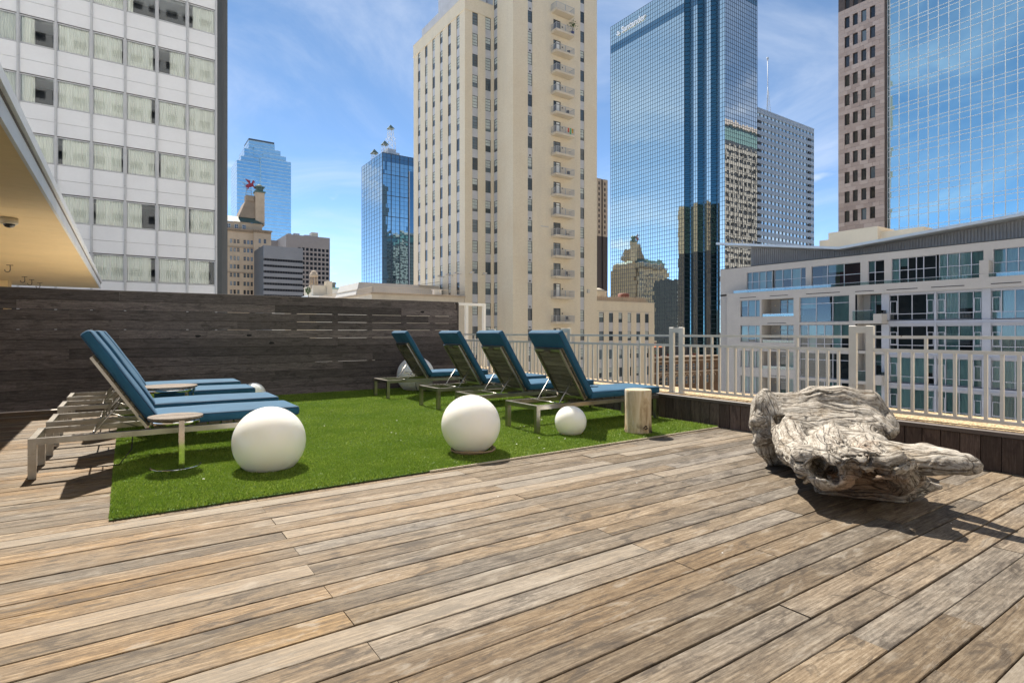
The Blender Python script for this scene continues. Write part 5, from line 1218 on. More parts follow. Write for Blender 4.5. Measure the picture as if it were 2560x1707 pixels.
# clerestory of corrugated metal and the folded roof
m = MB(); yv, zv = 29.1, 9.72
def roofz(y): return zv + (12.07 - zv) * (y - yv) / (43.76 - yv) if y > yv else zv + (10.75 - zv) * (yv - y) / (yv - 14.34)
y = 6.0; k = 0
while y < 40.1:
    x = CX + 2.6 + (0.0 if k % 2 else 0.06)
    m.box(x, CX + 2.75, y, y + 0.125, 8.86, roofz(y) - 0.02); y += 0.125; k += 1
m.build('corrugated_wall', M['corrugated'], condo)
m = MB(); m.box(CX + 2.7, CX + 12, 40.06, 40.12, 8.86, 11.3); m.build('end_wall', M['corrugated'], condo)
m = MB(); m.box(CX + 0.86, CX + 2.62, 6, 43.1, 8.885, 8.94); m.build('flashing', M['frame_dark'], condo)
for a, b in ((yv, 43.76), (yv, 4.0)):
    m = MB(); za, zb_ = roofz(a), roofz(b); th = 0.26
    v = [(CX + 0.9, a, za), (CX + 14, a, za), (CX + 14, b, zb_), (CX + 0.9, b, zb_), (CX + 0.9, a, za + th), (CX + 14, a, za + th), (CX + 14, b, zb_ + th), (CX + 0.9, b, zb_ + th)]
    m.add(v, BOXF if b < a else [q[::-1] for q in BOXF]); m.build('roof', M['roof_metal'], condo)
m = MB()
for y in (41.9, 40.5, 39.0, 37.2, 35.0, 32.5): m.box(CX + 1.5, CX + 1.6, y, y + 0.1, roofz(y) + 0.2, roofz(y) + 0.75)
m.build('roof_vent', M['metal_grey'], condo)
# cream roof houses behind
cb_ = empty('roof_house', (78, 34, 8), 'cream rendered plant rooms rising behind the folded metal roof', 'building')
m = MB(); m.box(75, 90, 31.5, 37.3, 8, 14.0); m.build('wall', M['canopy_soffit'] if False else plain('cream_render', (0.66, 0.56, 0.42), 0.8, var=0.04, scale=0.3), cb_)
m = MB(); m.box(75.3, 88, 37.3, 38.6, 8, 13.2); m.build('wall', M['cream_render'], cb_)
m = MB(); m.box(75.8, 88, 27.0, 31.5, 8, 13.35); m.build('wall', M['cream_render'], cb_)

# ------------------------------------------------------------------ mirror glass tower
def mirror(name, col, rough=0.015):
    t = NT(name); M[name] = t.bsdf(col, rough, 1.0); return M[name]
mirror('mirror_blue', (0.92, 1.0, 0.90)); mirror('mirror_deep', (0.26, 0.40, 0.45)); mirror('mirror_pale', (0.82, 0.84, 0.82)); mirror('mirror_sky', (0.66, 0.74, 0.74))
mirror('mirror_dark', (0.22, 0.36, 0.50))
plain('mullion_dark', (0.035, 0.045, 0.06), 0.4)
plain('mullion_light', (0.78, 0.80, 0.82), 0.45)
def pane_grid(segs, z0, z1, rows, tilt, mats, pick, seed=1):
    """sheets of panes along plan segments; every pane leans a little on its own"""
    rg = np.random.default_rng(seed); V = []; F = []; MI = []
    for (p, q, n, tg) in segs:
        p = np.array(p, float); q = np.array(q, float); d = (q - p) / n; L = np.linalg.norm(d); nn = np.array([d[1], -d[0]]) / L
        zs = np.linspace(z0, z1, rows + 1); dz = zs[1] - zs[0]
        for i in range(n):
            a = p + d * i; b = p + d * (i + 1)
            for j in range(rows):
                tx, tz = rg.normal(0, tilt, 2)
                o = [(-tx * L / 2 - tz * dz / 2), (tx * L / 2 - tz * dz / 2), (tx * L / 2 + tz * dz / 2), (-tx * L / 2 + tz * dz / 2)]
                c = [(a, zs[j]), (b, zs[j]), (b, zs[j + 1]), (a, zs[j + 1])]; k = len(V)
                for (xy, z), w in zip(c, o): V.append((xy[0] + nn[0] * w, xy[1] + nn[1] * w, z))
                F.append((k, k + 1, k + 2, k + 3)); MI.append(pick(i, j, n, rows, tg, zs[j]))
    me = bpy.data.meshes.new('glass_panes'); me.from_pydata(V, [], F)
    for mname in mats: me.materials.append(M[mname])
    me.polygons.foreach_set('material_index', MI); me.update(); return me
def mull_grid(mb, segs, z0, z1, rows, tv, th, out=0.06):
    for (p, q, n, tg) in segs:
        p = Vector((*p, 0)); q = Vector((*q, 0)); d = (q - p); u = d.normalized(); nn = Vector((u.y, -u.x, 0))
        for i in range(n + 1):
            c = p + d * (i / n) + nn * out * 0.5 + Vector((0, 0, (z0 + z1) / 2)); mb.obox(c, u * tv / 2, nn * out / 2, (0, 0, (z1 - z0) / 2))
        for j in range(rows + 1):
            c = (p + q) / 2 + nn * out * 0.4 + Vector((0, 0, z0 + (z1 - z0) * j / rows)); mb.obox(c, u * (d.length / 2), nn * out * 0.4, (0, 0, th / 2))
SX, SY = 173.0, 121.35
sant = empty('mirror_tower', (190, 150, GZ), 'tall blue mirror glass office tower with white lettering near its top', 'tower')
# plan runs from the far corner steps along the west face to the near corner and along the south face
ch = 2.0
def ch_seg(y1, y0): return [((SX, y1), (SX + ch, y1 - 1.0), 1, 1), ((SX + ch, y1 - 1.0), (SX + ch, y0 + 1.0), 2, 1), ((SX + ch, y0 + 1.0), (SX, y0), 1, 1)]
west = [((SX, 177.8), (SX, 138.74), 33, 0)] + ch_seg(138.74, 134.58) + [((SX, 134.58), (SX, 132.77), 2, 0)] + ch_seg(132.77, 128.89) + [((SX, 128.89), (SX, 127.08), 2, 0)] + ch_seg(127.08, 123.41) + [((SX, 123.41), (SX, SY), 2, 0)]
south = [((SX, SY), (192.5, SY), 17, 2)]
steps = [((SX + 1.2, 179.0), (SX + 1.2, 177.8), 1, 0), ((SX + 2.4, 180.2), (SX + 2.4, 179.0), 1, 0), ((SX + 3.6, 181.5), (SX + 3.6, 180.2), 1, 0)]
ROWS = 100; ZT = 132.9; rowh = (ZT - GZ) / ROWS
def spick(i, j, n, rows, tg, z):
    if 121.2 <= z < 124.0: return 1
    return {0: 0, 1: 1, 2: 2}[tg]  # channels get the deep tint: their darker reflections put into the colour
o = inst('glass_panes', pane_grid(west + south, GZ, ZT, ROWS, 0.0016, ('mirror_blue', 'mirror_deep', 'mirror_pale'), spick, 5), sant, (0, 0, 0)); o.location = -WL[sant.name]; o['kind'] = 'stuff'
for k, zt in enumerate((131.0, 129.1, 127.4)):
    s = steps[k]; x, ya, yb = s[0][0], s[0][1], s[1][1]
    o = inst('glass_panes', pane_grid([s, ((x, yb), (x - 1.2, yb), 1, 0)], GZ, zt, 98 - k, 0.0016, ('mirror_blue', 'mirror_deep', 'mirror_pale'), spick, 7 + k), sant, (0, 0, 0)); o.location = -WL[sant.name]; o['kind'] = 'stuff'
m = MB(); mull_grid(m, [s for s in west if s[3] == 0] + south, GZ, ZT, ROWS, 0.11, 0.12, 0.06)
mull_grid(m, [s for s in west if s[3] == 1], GZ, ZT, ROWS, 0.12, 0.12, 0.06); o = m.build('mullions', M['mullion_dark'], sant); o['kind'] = 'stuff'
m = MB(); m.prism([(SX + 2.6, SY + 1.5), (192.4, SY + 1.5), (192.4, 180), (SX + 4, 180), (SX + 2.6, 177)][::-1], GZ, ZT - 0.3); m.prism([(192.45, SY), (192.5, SY), (192.5, 178), (192.45, 178)], GZ, ZT); m.build('core', M['mullion_dark'], sant)
# lettering
tcv = bpy.data.curves.new('lettering', 'FONT'); tcv.body = 'Santander'; tcv.size = 3.5; tcv.extrude = 0.12; tcv.offset = 0.055; tcv.space_character = 1.0
to = bpy.data.objects.new('lettering_tmp', tcv); COL.objects.link(to); bpy.context.view_layer.update()
tme = bpy.data.meshes.new_from_object(to.evaluated_get(bpy.context.evaluated_depsgraph_get())); bpy.data.objects.remove(to)
xs_ = [v.co.x for v in tme.vertices]; wd = max(xs_) - min(xs_); kx = 13.6 / wd; mnx = min(xs_)
for v in tme.vertices: x, y, z = v.co; v.co = Vector((-z - 0.3, -(x - mnx) * kx, y * 1.0))
tme.materials.clear(); tme.materials.append(plain('sign_white', (0.85, 0.86, 0.88), 0.4)); tme.update()
inst('lettering', tme, sant, (SX, 171.1, 127.4))
m = MB()
def flame(pts): m.add([(SX - 0.45, y, z) for y, z in pts] + [(SX - 0.2, y, z) for y, z in pts], [tuple(range(len(pts)))] + [(i, i + len(pts), (i + 1) % len(pts) + len(pts), (i + 1) % len(pts)) for i in range(len(pts))])
cyl = 172.9; cz_ = 127.6
flame([(cyl + 1.1 * math.cos(a), cz_ + 0.18 + 0.5 * math.sin(a)) for a in [i * math.pi / 10 for i in range(10, 21)]] + [(cyl + 0.75, cz_ + 0.5), (cyl + 0.5, cz_ + 0.25), (cyl - 0.5, cz_ + 0.25), (cyl - 0.75, cz_ + 0.5)])
flame([(cyl + 0.35, cz_ + 0.35), (cyl - 0.05, cz_ + 0.35), (cyl - 0.05, cz_ + 0.9), (cyl + 0.25, cz_ + 1.35), (cyl + 0.32, cz_ + 1.75), (cyl + 0.62, cz_ + 1.1), (cyl + 0.5, cz_ + 0.7)])
flame([(cyl - 0.15, cz_ + 0.35), (cyl - 0.5, cz_ + 0.4), (cyl - 0.5, cz_ + 0.8), (cyl - 0.1, cz_ + 1.2), (cyl - 0.05, cz_ + 1.5), (cyl - 0.02, cz_ + 0.9)])
m.build('emblem', M['sign_white'], sant)

# ------------------------------------------------------------------ long banded office behind the mirror tower
SLY = 170.0; slb = empty('banded_office', (300, 180, GZ), 'long grey office slab with blue window bands behind the mirror tower', 'building')
plain('pale_alu', (0.30, 0.32, 0.345), 0.4, metal=0.2, var=0.05, scale=0.1)
m = MB(); m.box(262, 325.4, SLY + 0.4, SLY + 26, GZ, 116.9); m.build('wall', M['pale_alu'], slb)
fh = 3.72; bandm = MB(); bandm.box(-31.7, 31.7, 0, 0.4, -1.05, 1.05); bandm = bandm.mesh('spandrel', M['pale_alu'])
segs = [((262.0, SLY + 0.3), (325.2, SLY + 0.3), 54, 0)]
o = inst('glass_panes', pane_grid(segs, GZ, 115.5, 40, 0.0008, ('mirror_sky', 'mirror_pale'), lambda i, j, n, r, t_, z: 0, 3), slb, (0, 0, 0)); o.location = -WL[slb.name]; o['kind'] = 'stuff'
for k in range(40): inst('spandrel', bandm, slb, (293.7, SLY - 0.1, 116.0 - fh * k))
m = MB()
for i in range(19):
    x = 262 + 63.3 * i / 18; m.box(x - 0.10, x + 0.10, SLY - 0.14, SLY + 0.3, GZ, 116.9)
m.build('fin', M['pale_alu'], slb)
nm = MB(); nm.box(-1.5, 1.5, 0, 0.45, -0.6, 0.6); nm = nm.mesh('louvre', M['slot_dark'])
for k in range(22):
    z = 116.0 - fh * (k + 1.5); inst('louvre', nm, slb, (321.5, SLY - 0.15, z)); inst('louvre', nm, slb, (272.0, SLY - 0.15, z))
m = MB(); m.box(262, 325.5, SLY - 0.25, SLY + 26, 116.9, 117.6); m.build('roof_edge', M['pale_alu'], slb)
mst = empty('radio_mast', (292.5, 178, 117.6), 'slender lattice radio mast on the roof of the banded office', 'mast')
m = MB(); m.tube([(292.5, 178, 117.6), (292.3, 178, 152)], 0.22, 6); m.tube([(290.9, 178, 117.6), (292.4, 178, 138)], 0.12, 5); m.tube([(296.2, 178, 117.6), (292.6, 178, 136)], 0.12, 5)
for k in range(9): m.bar((292.5 - 1.6 * (1 - k / 9), 178, 118 + 2 * k), (292.5 + 3.4 * (1 - (k + .5) / 9), 178, 119 + 2 * k), 0.1, 0.1)
m.build('lattice', M['rust_tank'] if False else M['metal_grey'], mst)
m = MB(); m.lathe([(0, -0.9), (0.6, -0.6), (0.6, 0.6), (0, 0.9)], 10, (292.3, 178, 152)); m.build('antenna_head', M['metal_grey'], mst)
# ------------------------------------------------------------------ granite and glass tower at the right edge
GX = 119.8
t = NT('granite'); w = t.wcoord(); sp_ = t.n('ShaderNodeSeparateXYZ'); t.l(w, sp_.inputs[0]); cb = t.n('ShaderNodeCombineXYZ'); t.l(sp_.outputs['Y'], cb.inputs[0]); t.l(sp_.outputs['Z'], cb.inputs[1])
r = t.rnd(); n = t.noise(w, 0.8, 5); n2 = t.noise(w, 9, 3)
c = t.ramp(r, [(0.0, (0.36, 0.265, 0.220)), (0.5, (0.45, 0.345, 0.292)), (1.0, (0.54, 0.43, 0.37))]); c = t.mix(t.mr(n2, 0.3, 0.7, 0.0, 0.25), c, (0.58, 0.50, 0.44))
M['granite'] = t.bsdf(c, 0.45, 0, n2, 0.05, 0.01)
plain('granite_joint', (0.10, 0.075, 0.065), 0.7)
gt = empty('granite_tower', (128, 45, GZ), 'brown granite office tower with square windows and a blue glass front', 'tower')
FG = 3.90; gw = [(49.46 + 1.31, 51.69), (52.35, 53.26), (53.92, 54.82), (55.46, 56.38)]
rows = list(range(-3, 13)); zs0 = 58.41; WHg = 2.25
wins = [zs0 - FG * k for k in range(-6, 16)]
m = MB(); facade(m, 'x', GX + 0.10, 49.10, 57.64, GZ, 90, [(a, b, s, s + WHg) for a, b in gw for s in wins], 0.35)
m.add([(GX + 0.1, 57.64, GZ), (GX + 30, 57.64, GZ), (GX + 30, 57.64, 90), (GX + 0.1, 57.64, 90)], [(3, 2, 1, 0)])
m.build('backing', M['granite_joint'], gt)
m = MB(); m.box(GX + 0.5, GX + 28, 49.2, 57.5, GZ, 89); m.build('core', M['room_dark'], gt)
# cladding stones, laid course by course round the windows
us = sorted([49.10, 57.64] + [u for a, b in gw for u in (a, b)]); rg_ = random.Random(3); NST = 0; extra = MB()
def stone(u0, u1, z0, z1):
    global NST
    w, h = u1 - u0 - 0.03, z1 - z0 - 0.03
    if w < 0.05 or h < 0.05: return
    if NST < 300 and z0 > 18 and z0 < 62:
        def f():
            q = MB(); q.box(0, 0.09, -w / 2, w / 2, -h / 2, h / 2); return q.mesh('stone', M['granite'])
        inst('stone', shared(('st', round(w, 2), round(h, 2)), f), gt, (GX + rg_.uniform(-.006, .006), (u0 + u1) / 2, (z0 + z1) / 2)); NST += 1
    else: extra.box(GX + rg_.uniform(-.006, .006), GX + 0.09, u0 + .015, u1 - .015, z0 + .015, z1 - .015)
for s in wins:
    top = s + WHg; nxt = s + FG
    if nxt < 16 or s > 66: continue
    # course beside the windows
    for (a, b) in ((49.12, gw[0][0]), (gw[0][1], gw[1][0]), (gw[1][1], gw[2][0]), (gw[2][1], gw[3][0]), (gw[3][1], 57.62)):
        for q in range(3): stone(a, b, s + WHg * q / 3, s + WHg * (q + 1) / 3)
    for q in range(2):
        za, zb_ = top + (nxt - top) * q / 2, top + (nxt - top) * (q + 1) / 2
        cuts = [49.12, 50.75, 52.0, 53.6, 55.15, 56.4, 57.62] if q else [49.12, 50.0, 51.25, 52.8, 54.3, 55.9, 57.62]
        for a, b in zip(cuts[:-1], cuts[1:]): stone(a, b, za, zb_)
o = extra.build('stone', M['granite'], gt); o['kind'] = 'stuff'
for s in wins:
    if s < 12 or s > 66: continue
    for a, b in gw:
        wo = inst('window', frame_mesh(b - a, WHg, 0.06, 0.06, M['frame_dark']), gt, (GX + 0.32, (a + b) / 2, s + WHg / 2), -math.pi / 2)
        inst('pane', pane_mesh(b - a - 0.1, WHg - 0.1, M['dark_glass'] if rg_.random() < 0.85 else M['window_glass'], 0.03), wo, (GX + 0.32, (a + b) / 2, s + WHg / 2))
m = MB(); m.box(GX + 0.05, GX + 1.4, 48.98, 49.10, GZ, 90); m.build('corner_return', M['granite_joint'], gt)
# glass front: storey of three pane rows
gx = GX + 1.0; us = [48.98, 48.58] + [48.58 - 1.565 * k for k in range(1, 16)]
lev = []; z = 52.03 - 0.64 - 1.15 - 2.14 + FG * 8
zl = []
base = 52.03 - FG * 8
for k in range(16):
    zb = base + FG * k; zl += [zb - FG + 0.0]
lines = sorted({round(52.03 + FG * k - d, 3) for k in range(-9, 8) for d in (0.0, 0.66, 1.80)})
mirror('mirror_azure', (0.50, 0.74, 0.80), 0.02)
NP = 0; ext = MB()
for a, b in zip(us[:-1], us[1:]):
    for z0, z1 in zip(lines[:-1], lines[1:]):
        if z1 < 16: continue
        w, h = abs(a - b) - 0.02, z1 - z0 - 0.02
        if NP < 300 and z0 < 66 and w > 1:
            def f():
                q = MB(); q.add([(0, -w / 2, -h / 2), (0, w / 2, -h / 2), (0, w / 2, h / 2), (0, -w / 2, h / 2)], [(3, 2, 1, 0)]); return q.mesh('pane', M['mirror_azure'])
            o = inst('pane', shared(('ga', round(w, 2), round(h, 2)), f), gt, (gx, (a + b) / 2, (z0 + z1) / 2)); o.rotation_euler = (0, rg_.gauss(0, 0.0022), rg_.gauss(0, 0.0022)); NP += 1
        else: ext.add([(gx, b + .01, z0 + .01), (gx, a - .01, z0 + .01), (gx, a - .01, z1 - .01), (gx, b + .01, z1 - .01)], [(3, 2, 1, 0)])
if ext.v: o = ext.build('pane', M['mirror_azure'], gt); o['kind'] = 'stuff'
for u in us:
    m = MB(); m.box(gx - 0.09, gx + 0.05, u - 0.05, u + 0.05, 10, 88); m.build('mullion', M['mullion_light'], gt)
hm = MB(); hm.box(-0.06, 0.04, us[-1] - 0, us[0], -0.036, 0.036); hm = hm.mesh('transom', M['mullion_light'])
for z in lines: inst('transom', hm, gt, (gx, 0, z))
m = MB(); m.box(gx + 0.3, gx + 27, us[-1], 48.9, GZ, 88); m.build('core', M['mullion_dark'], gt)

# ------------------------------------------------------------------ far towers on the left
ep = empty('stepped_glass_tower', (120, 665, GZ), 'far stepped light blue glass tower behind the red rooftop sign', 'tower')
mirror('mirror_far', (0.42, 0.64, 0.74), 0.05); mirror('mirror_far_pale', (0.82, 0.86, 0.84), 0.08)
plain('band_white', (0.36, 0.47, 0.54), 0.4)
EB = [(95.6, 148.7, 650, 690, 181.0), (118.4, 148.7, 646, 690, 186.5), (100.0, 144.6, 653, 690, 187.0), (121.5, 144.6, 650.5, 690, 192.6), (103.6, 139.6, 656, 690, 196.6), (113.0, 139.6, 654, 690, 199.0), (108.4, 134.6, 659, 690, 206.8)]
for (x0, x1, y0, y1, zt) in EB:
    n1 = max(3, int((x1 - x0) / 2)); n2 = max(2, int((y1 - y0) / 2)); rws = int((zt - 20) / 3.7)
    o = inst('glass_panes', pane_grid([((x0, y1), (x0, y0), n2, 1), ((x0, y0), (x1, y0), n1, 0)], zt - rws * 3.7, zt, rws, 0.003, ('mirror_far', 'mirror_far_pale'), lambda i, j, n, r, tg, z: tg, 4), ep, (0, 0, 0)); o.location = -WL[ep.name]; o['kind'] = 'stuff'
    m = MB()
    for k in range(rws + 1):
        z = zt - 3.7 * k; m.box(x0 - 0.1, x1 + 0.1, y0 - 0.12, y0 + 0.2, z - 0.28, z + 0.2); m.box(x0 - 0.12, x0 + 0.1, y0, y1, z - 0.28, z + 0.2)
    o = m.build('floor_band', M['band_white'], ep); o['kind'] = 'stuff'
    m = MB(); m.box(x0 + 0.3, x1, y0 + 0.3, y1, GZ, zt - 0.05); m.build('core', M['mullion_dark'], ep)
m = MB(); m.box(108.6, 134.4, 660, 688, 206.8, 209.3); m.build('crown', M['hotel_slate'], ep)

# stone hotel with the rooftop sign
plain('buff_stone', (0.47, 0.36, 0.25), 0.85, var=0.10, scale=0.25); plain('buff_dark', (0.30, 0.225, 0.155), 0.85, var=0.12, scale=0.3); plain('copper_green', (0.075, 0.12, 0.10), 0.6, var=0.2, scale=0.6)
plain('sign_red', (0.26, 0.022, 0.04), 0.55); plain('old_steel', (0.22, 0.21, 0.20), 0.6)
mg = empty('stone_tower', (40, 285, GZ), 'buff stone hotel with green copper roof and a slim chimney tower', 'building')
YM = 275.0; fhm = 3.72
wall = MB(); hol = []; rmg = random.Random(5)
wx = []
for g0 in (26.7, 32.2, 37.6, 43.1): wx += [(g0 + 1.45 * i, g0 + 1.45 * i + 1.05) for i in range(3)]
rws = [40.4 - fhm * k for k in range(9)]
hol = [(a, b, z, z + 1.9) for a, b in wx for z in rws]
facade(wall, 'y', YM, 22, 47.2, GZ, 46.5, hol, 0.3)
wall.build('wall', M['buff_stone'], mg)
w2 = MB(); px_ = [(49.1, 50.15), (51.25, 52.35)]
facade(w2, 'y', YM - 1.2, 47.2, 54.4, GZ, 46.6, [(a, b, z + 0.8, z + 2.8) for a, b in px_ for z in rws], 0.3)
w2.add([(47.2, YM - 1.2, GZ), (47.2, YM, GZ), (47.2, YM, 46.6), (47.2, YM - 1.2, 46.6)], [(0, 1, 2, 3)]); w2.build('corner_pavilion', M['limestone'], mg)
m = MB(); m.box(22, 54.2, YM + 0.5, YM + 28, GZ, 46); m.build('core', M['buff_dark'], mg)
for a, b in wx + px_:
    for z in rws:
        pav = a > 48; yy = YM - 1.2 if pav else YM; zz = z + 0.8 if pav else z; hh = 2.0 if pav else 1.9
        wo = inst('window', frame_mesh(b - a, hh, 0.09, 0.08, M['buff_dark'], (0.5,), ()), mg, ((a + b) / 2, yy + 0.15, zz + hh / 2)); inst('pane', pane_mesh(b - a - 0.1, hh - 0.1, M['window_glass'] if rmg.random() < 0.75 else M['dark_glass'], 0.05), wo, ((a + b) / 2, yy + 0.15, zz + hh / 2))
m = MB(); m.box(21.5, 47.6, YM - 0.8, YM + 1, 46.4, 47.0); m.box(46.9, 54.8, YM - 1.9, YM + 2, 46.6, 47.1)
for i in range(42): x = 21.8 + 0.62 * i; m.box(x, x + 0.28, YM - 0.65, YM, 45.6, 46.4)
for z in (38.9, 27.6): m.box(21.6, 47.3, YM - 0.25, YM, z - 0.25, z + 0.1)
for i in range(11): x = 47.1 + 0.7 * i; m.box(x, x + 0.3, YM - 1.75, YM - 1.2, 45.7, 46.6)
m.build('cornice', M['buff_dark'], mg)
m = MB(); m.box(22, 51.2, YM + 1.8, YM + 26, 46.5, 50.3); m.build('attic', M['buff_stone'], mg)
for i in range(7):
    x = 25 + 3.1 * i; wo = inst('window', frame_mesh(1.5, 2.0, 0.1, 0.1, M['white_paint'], (0.5,), (0.5,)), mg, (x, YM + 1.7, 48.2)); inst('pane', pane_mesh(1.3, 1.8, M['dark_glass'], 0.05), wo, (x, YM + 1.7, 48.2))
m = MB(); v = [(21.6, YM + 1.2, 50.3), (51.8, YM + 1.2, 50.3), (47.5, YM + 5, 53.3), (22, YM + 5, 53.3)]; m.add(v + [(21.6, YM + 27, 50.3), (51.8, YM + 27, 50.3)], [(0, 1, 2, 3), (1, 5, 2)]); m.build('roof', M['copper_green'], mg)
m = MB(); m.add([(41.7, YM + 4, 53), (48.9, YM + 4, 53), (48.9, YM + 20, 53), (41.7, YM + 20, 53), (44.8, YM + 5, 60.8), (48.9, YM + 5, 60.8), (48.9, YM + 16, 60.8), (44.8, YM + 16, 60.8)], BOXF); m.box(44.9, 48.4, YM + 4.6, YM + 9, 60.8, 63.4); m.build('gable', M['buff_dark'], mg)
tw = MB(); tw.box(48.7, 52.5, YM + 3.4, YM + 7.4, 50.0, 65.0); tw.build('chimney_tower', M['buff_stone'], mg)
m = MB(); m.box(48.3, 52.9, YM + 3.0, YM + 7.8, 65.0, 65.6); m.box(49.2, 52.0, YM + 4, YM + 6.8, 65.6, 67.4); m.box(48.6, 52.6, YM + 3.3, YM + 7.5, 67.4, 67.9); m.lathe([(1.6, 67.9), (1.2, 68.6), (0.2, 69.2), (0, 69.6)], 10, (50.6, YM + 5.4, 0)); m.build('lantern', M['copper_green'], mg)
# rooftop sign: red winged horse outline on a steel lattice
rs = empty('rooftop_sign', (46.3, YM + 6, 63.4), 'red winged horse sign on a lattice above the stone hotel', 'sign')
m = MB()
for x in (44.9, 46.3, 47.6): m.bar((x, YM + 6, 63.4), (46.3 + (x - 46.3) * 0.6, YM + 6, 67), 0.16, 0.16)
for k in range(4): m.bar((45.1, YM + 6, 63.8 + k * 0.8), (47.5, YM + 6, 64.4 + k * 0.8), 0.1, 0.1)
for i in range(7): m.bar((43.0 + i * 0.55, YM + 6.3, 69.6 - 0.15 * i), (46.0, YM + 6.3, 67.0 + 0.1 * i), 0.09, 0.09)
for i in range(5): m.bar((43.4 + i * 0.4, YM + 6.4, 67.2 - 0.2 * i), (46.2, YM + 6.4, 68.2 - .25 * i), 0.09, 0.09)
m.build('lattice', M['old_steel'], rs)
hp = [(44.9, 67.4), (45.2, 68.3), (46.0, 68.9), (46.9, 69.0), (47.5, 69.6), (47.8, 70.5), (48.2, 70.9), (48.4, 70.5), (48.95, 70.0), (48.8, 69.6), (48.3, 69.8), (48.25, 69.2), (48.2, 68.5), (48.8, 67.9), (49.0, 67.0), (48.7, 66.9), (48.4, 67.6), (47.7, 67.9), (47.3, 67.5), (46.6, 67.4), (46.2, 66.9), (45.9, 66.2), (45.6, 66.2), (45.8, 67.1), (45.4, 67.0)]
m = MB(); n_ = len(hp); m.add([(x, YM + 5.8, z) for x, z in hp] + [(x, YM + 6.0, z) for x, z in hp], [tuple(range(n_)), tuple(range(2 * n_ - 1, n_ - 1, -1))] + [(i, (i + 1) % n_, (i + 1) % n_ + n_, i + n_) for i in range(n_)])
for i in range(5): m.add([(46.6, YM + 5.75, 68.6 - .1 * i), (47.0, YM + 5.75, 68.8), (45.0 + .45 * i, YM + 5.7, 71.0 - .1 * i), (44.7 + .45 * i, YM + 5.7, 70.7 - .1 * i)], [(0, 1, 2, 3)])
m.build('horse_emblem', M['sign_red'], rs)

# dark grey office with ribbon windows
do_ = empty('ribbon_office', (52, 245, GZ), 'dark grey office block with ribbon windows below the stone tower', 'building')
plain('slate_panel', (0.19, 0.195, 0.21), 0.6, var=0.06, scale=0.2)
DY = 235.0; m = MB(); m.box(44, 58.7, DY + 0.5, DY + 20, GZ, 34.9); m.build('core', M['frame_dark'], do_)
m = MB(); m.box(44, 58.7, DY, DY + 0.5, 29.9, 34.9); m.build('wall', M['slate_panel'], do_)
bm2 = MB(); bm2.box(-7.35, 7.35, 0, 0.5, -0.70, 0.70); bm2 = bm2.mesh('spandrel', M['slate_panel'])
for k in range(12): inst('spandrel', bm2, do_, (51.35, DY, 29.9 - 0.95 - 0.72 - 2.33 * k))
pm = MB(); pm.add([(-0.38, 0, -0.46), (0.38, 0, -0.46), (0.38, 0, 0.46), (-0.38, 0, 0.46)], [(0, 1, 2, 3)]); pm = pm.mesh('pane', glassy('far_pane', (0.012, 0.015, 0.022), 0.35, spec=0.25))
for k in range(9):
    for i in range(15): inst('pane', pm, do_, (44.7 + 0.96 * i, DY + 0.3, 29.9 - 0.48 - 2.33 * k))
# grey office with a grid of square windows
go = empty('grid_office', (85, 345, GZ), 'taupe office block with a grid of square dark windows', 'building')
plain('taupe', (0.30, 0.265, 0.245), 0.8, var=0.06, scale=0.15); GY = 330.0
xs_ = [79.6 + 2.24 * i for i in range(8)]; zs_ = [47.3 - 2.62 * k for k in range(14)]
m = MB(); facade(m, 'y', GY, 73.6, 97.5, GZ, 55.7, [(x, x + 1.55, z, z + 1.65) for x in xs_ for z in zs_], 0.4); m.box(73.6, 97.5, GY + 0.42, GY + 40, GZ, 55.65); m.box(66, 73.6, GY + 22, GY + 40, GZ, 55.0); m.build('wall', M['taupe'], go)
pm = MB(); pm.add([(-0.78, 0, -0.83), (0.78, 0, -0.83), (0.78, 0, 0.83), (-0.78, 0, 0.83)], [(0, 1, 2, 3)]); pm = pm.mesh('pane', M['far_pane'])
for x in xs_:
    for z in zs_: inst('pane', pm, go, (x + 0.775, GY + 0.35, z + 0.825))
m = MB(); m.box(88.0, 91.6, GY + 3, GY + 8, 55.7, 58.6); m.build('roof_house', M['cream_stone'], go)
for k, (x, w_) in enumerate(((75.2, 2.0), (78.4, 3.2), (84.3, 3.6))): m = MB(); m.box(x, x + w_, GY + 4, GY + 7, 55.7, 56.9 + 0.4 * (k % 2)); m.build('roof_unit', M['metal_grey'], go)

# cupola building, small roofs beyond the fence
cu = empty('cupola_building', (42, 155, GZ), 'cream building with a domed cupola standing beyond the fence', 'building'); CY = 150.0
m = MB(); m.box(40.0, 44.0, CY, CY + 9, GZ, 13.4); m.box(43.4, 44.8, CY - 0.5, CY + 2, GZ, 14.6); m.build('wall', M['cream_stone'], cu)
m = MB(); m.box(38.3, 45.0, CY - 2, CY + 8, GZ, 10.6); m.build('lower_block', M['white_paint'], cu)
for i in range(5): m = MB(); m.box(39.6 + 1.1 * i, 40.3 + 1.1 * i, CY - 2.05, CY - 1.9, 8.3, 9.8); m.build('window', M['dark_glass'], cu)
m = MB(); m.lathe([(1.25, 12.5), (1.25, 13.4), (1.05, 13.5)], 12, (40.7, CY + 2, 0)); m.lathe([(1.0, 15.6), (1.1, 15.7), (1.1, 16.3), (0.95, 16.4), (0.8, 16.9), (0.45, 17.25), (0, 17.4)], 14, (40.7, CY + 2, 0))
for i in range(8): a = i * math.pi / 4; m.tube([(40.7 + 0.9 * math.cos(a), CY + 2 + 0.9 * math.sin(a), 13.3), (40.7 + 0.9 * math.cos(a), CY + 2 + 0.9 * math.sin(a), 15.7)], 0.14, 6)
m.build('cupola', M['limestone'], cu)
gb = empty('green_roof_house', (47, 160, GZ), 'small white building with pale green roof edge beyond the fence', 'building')
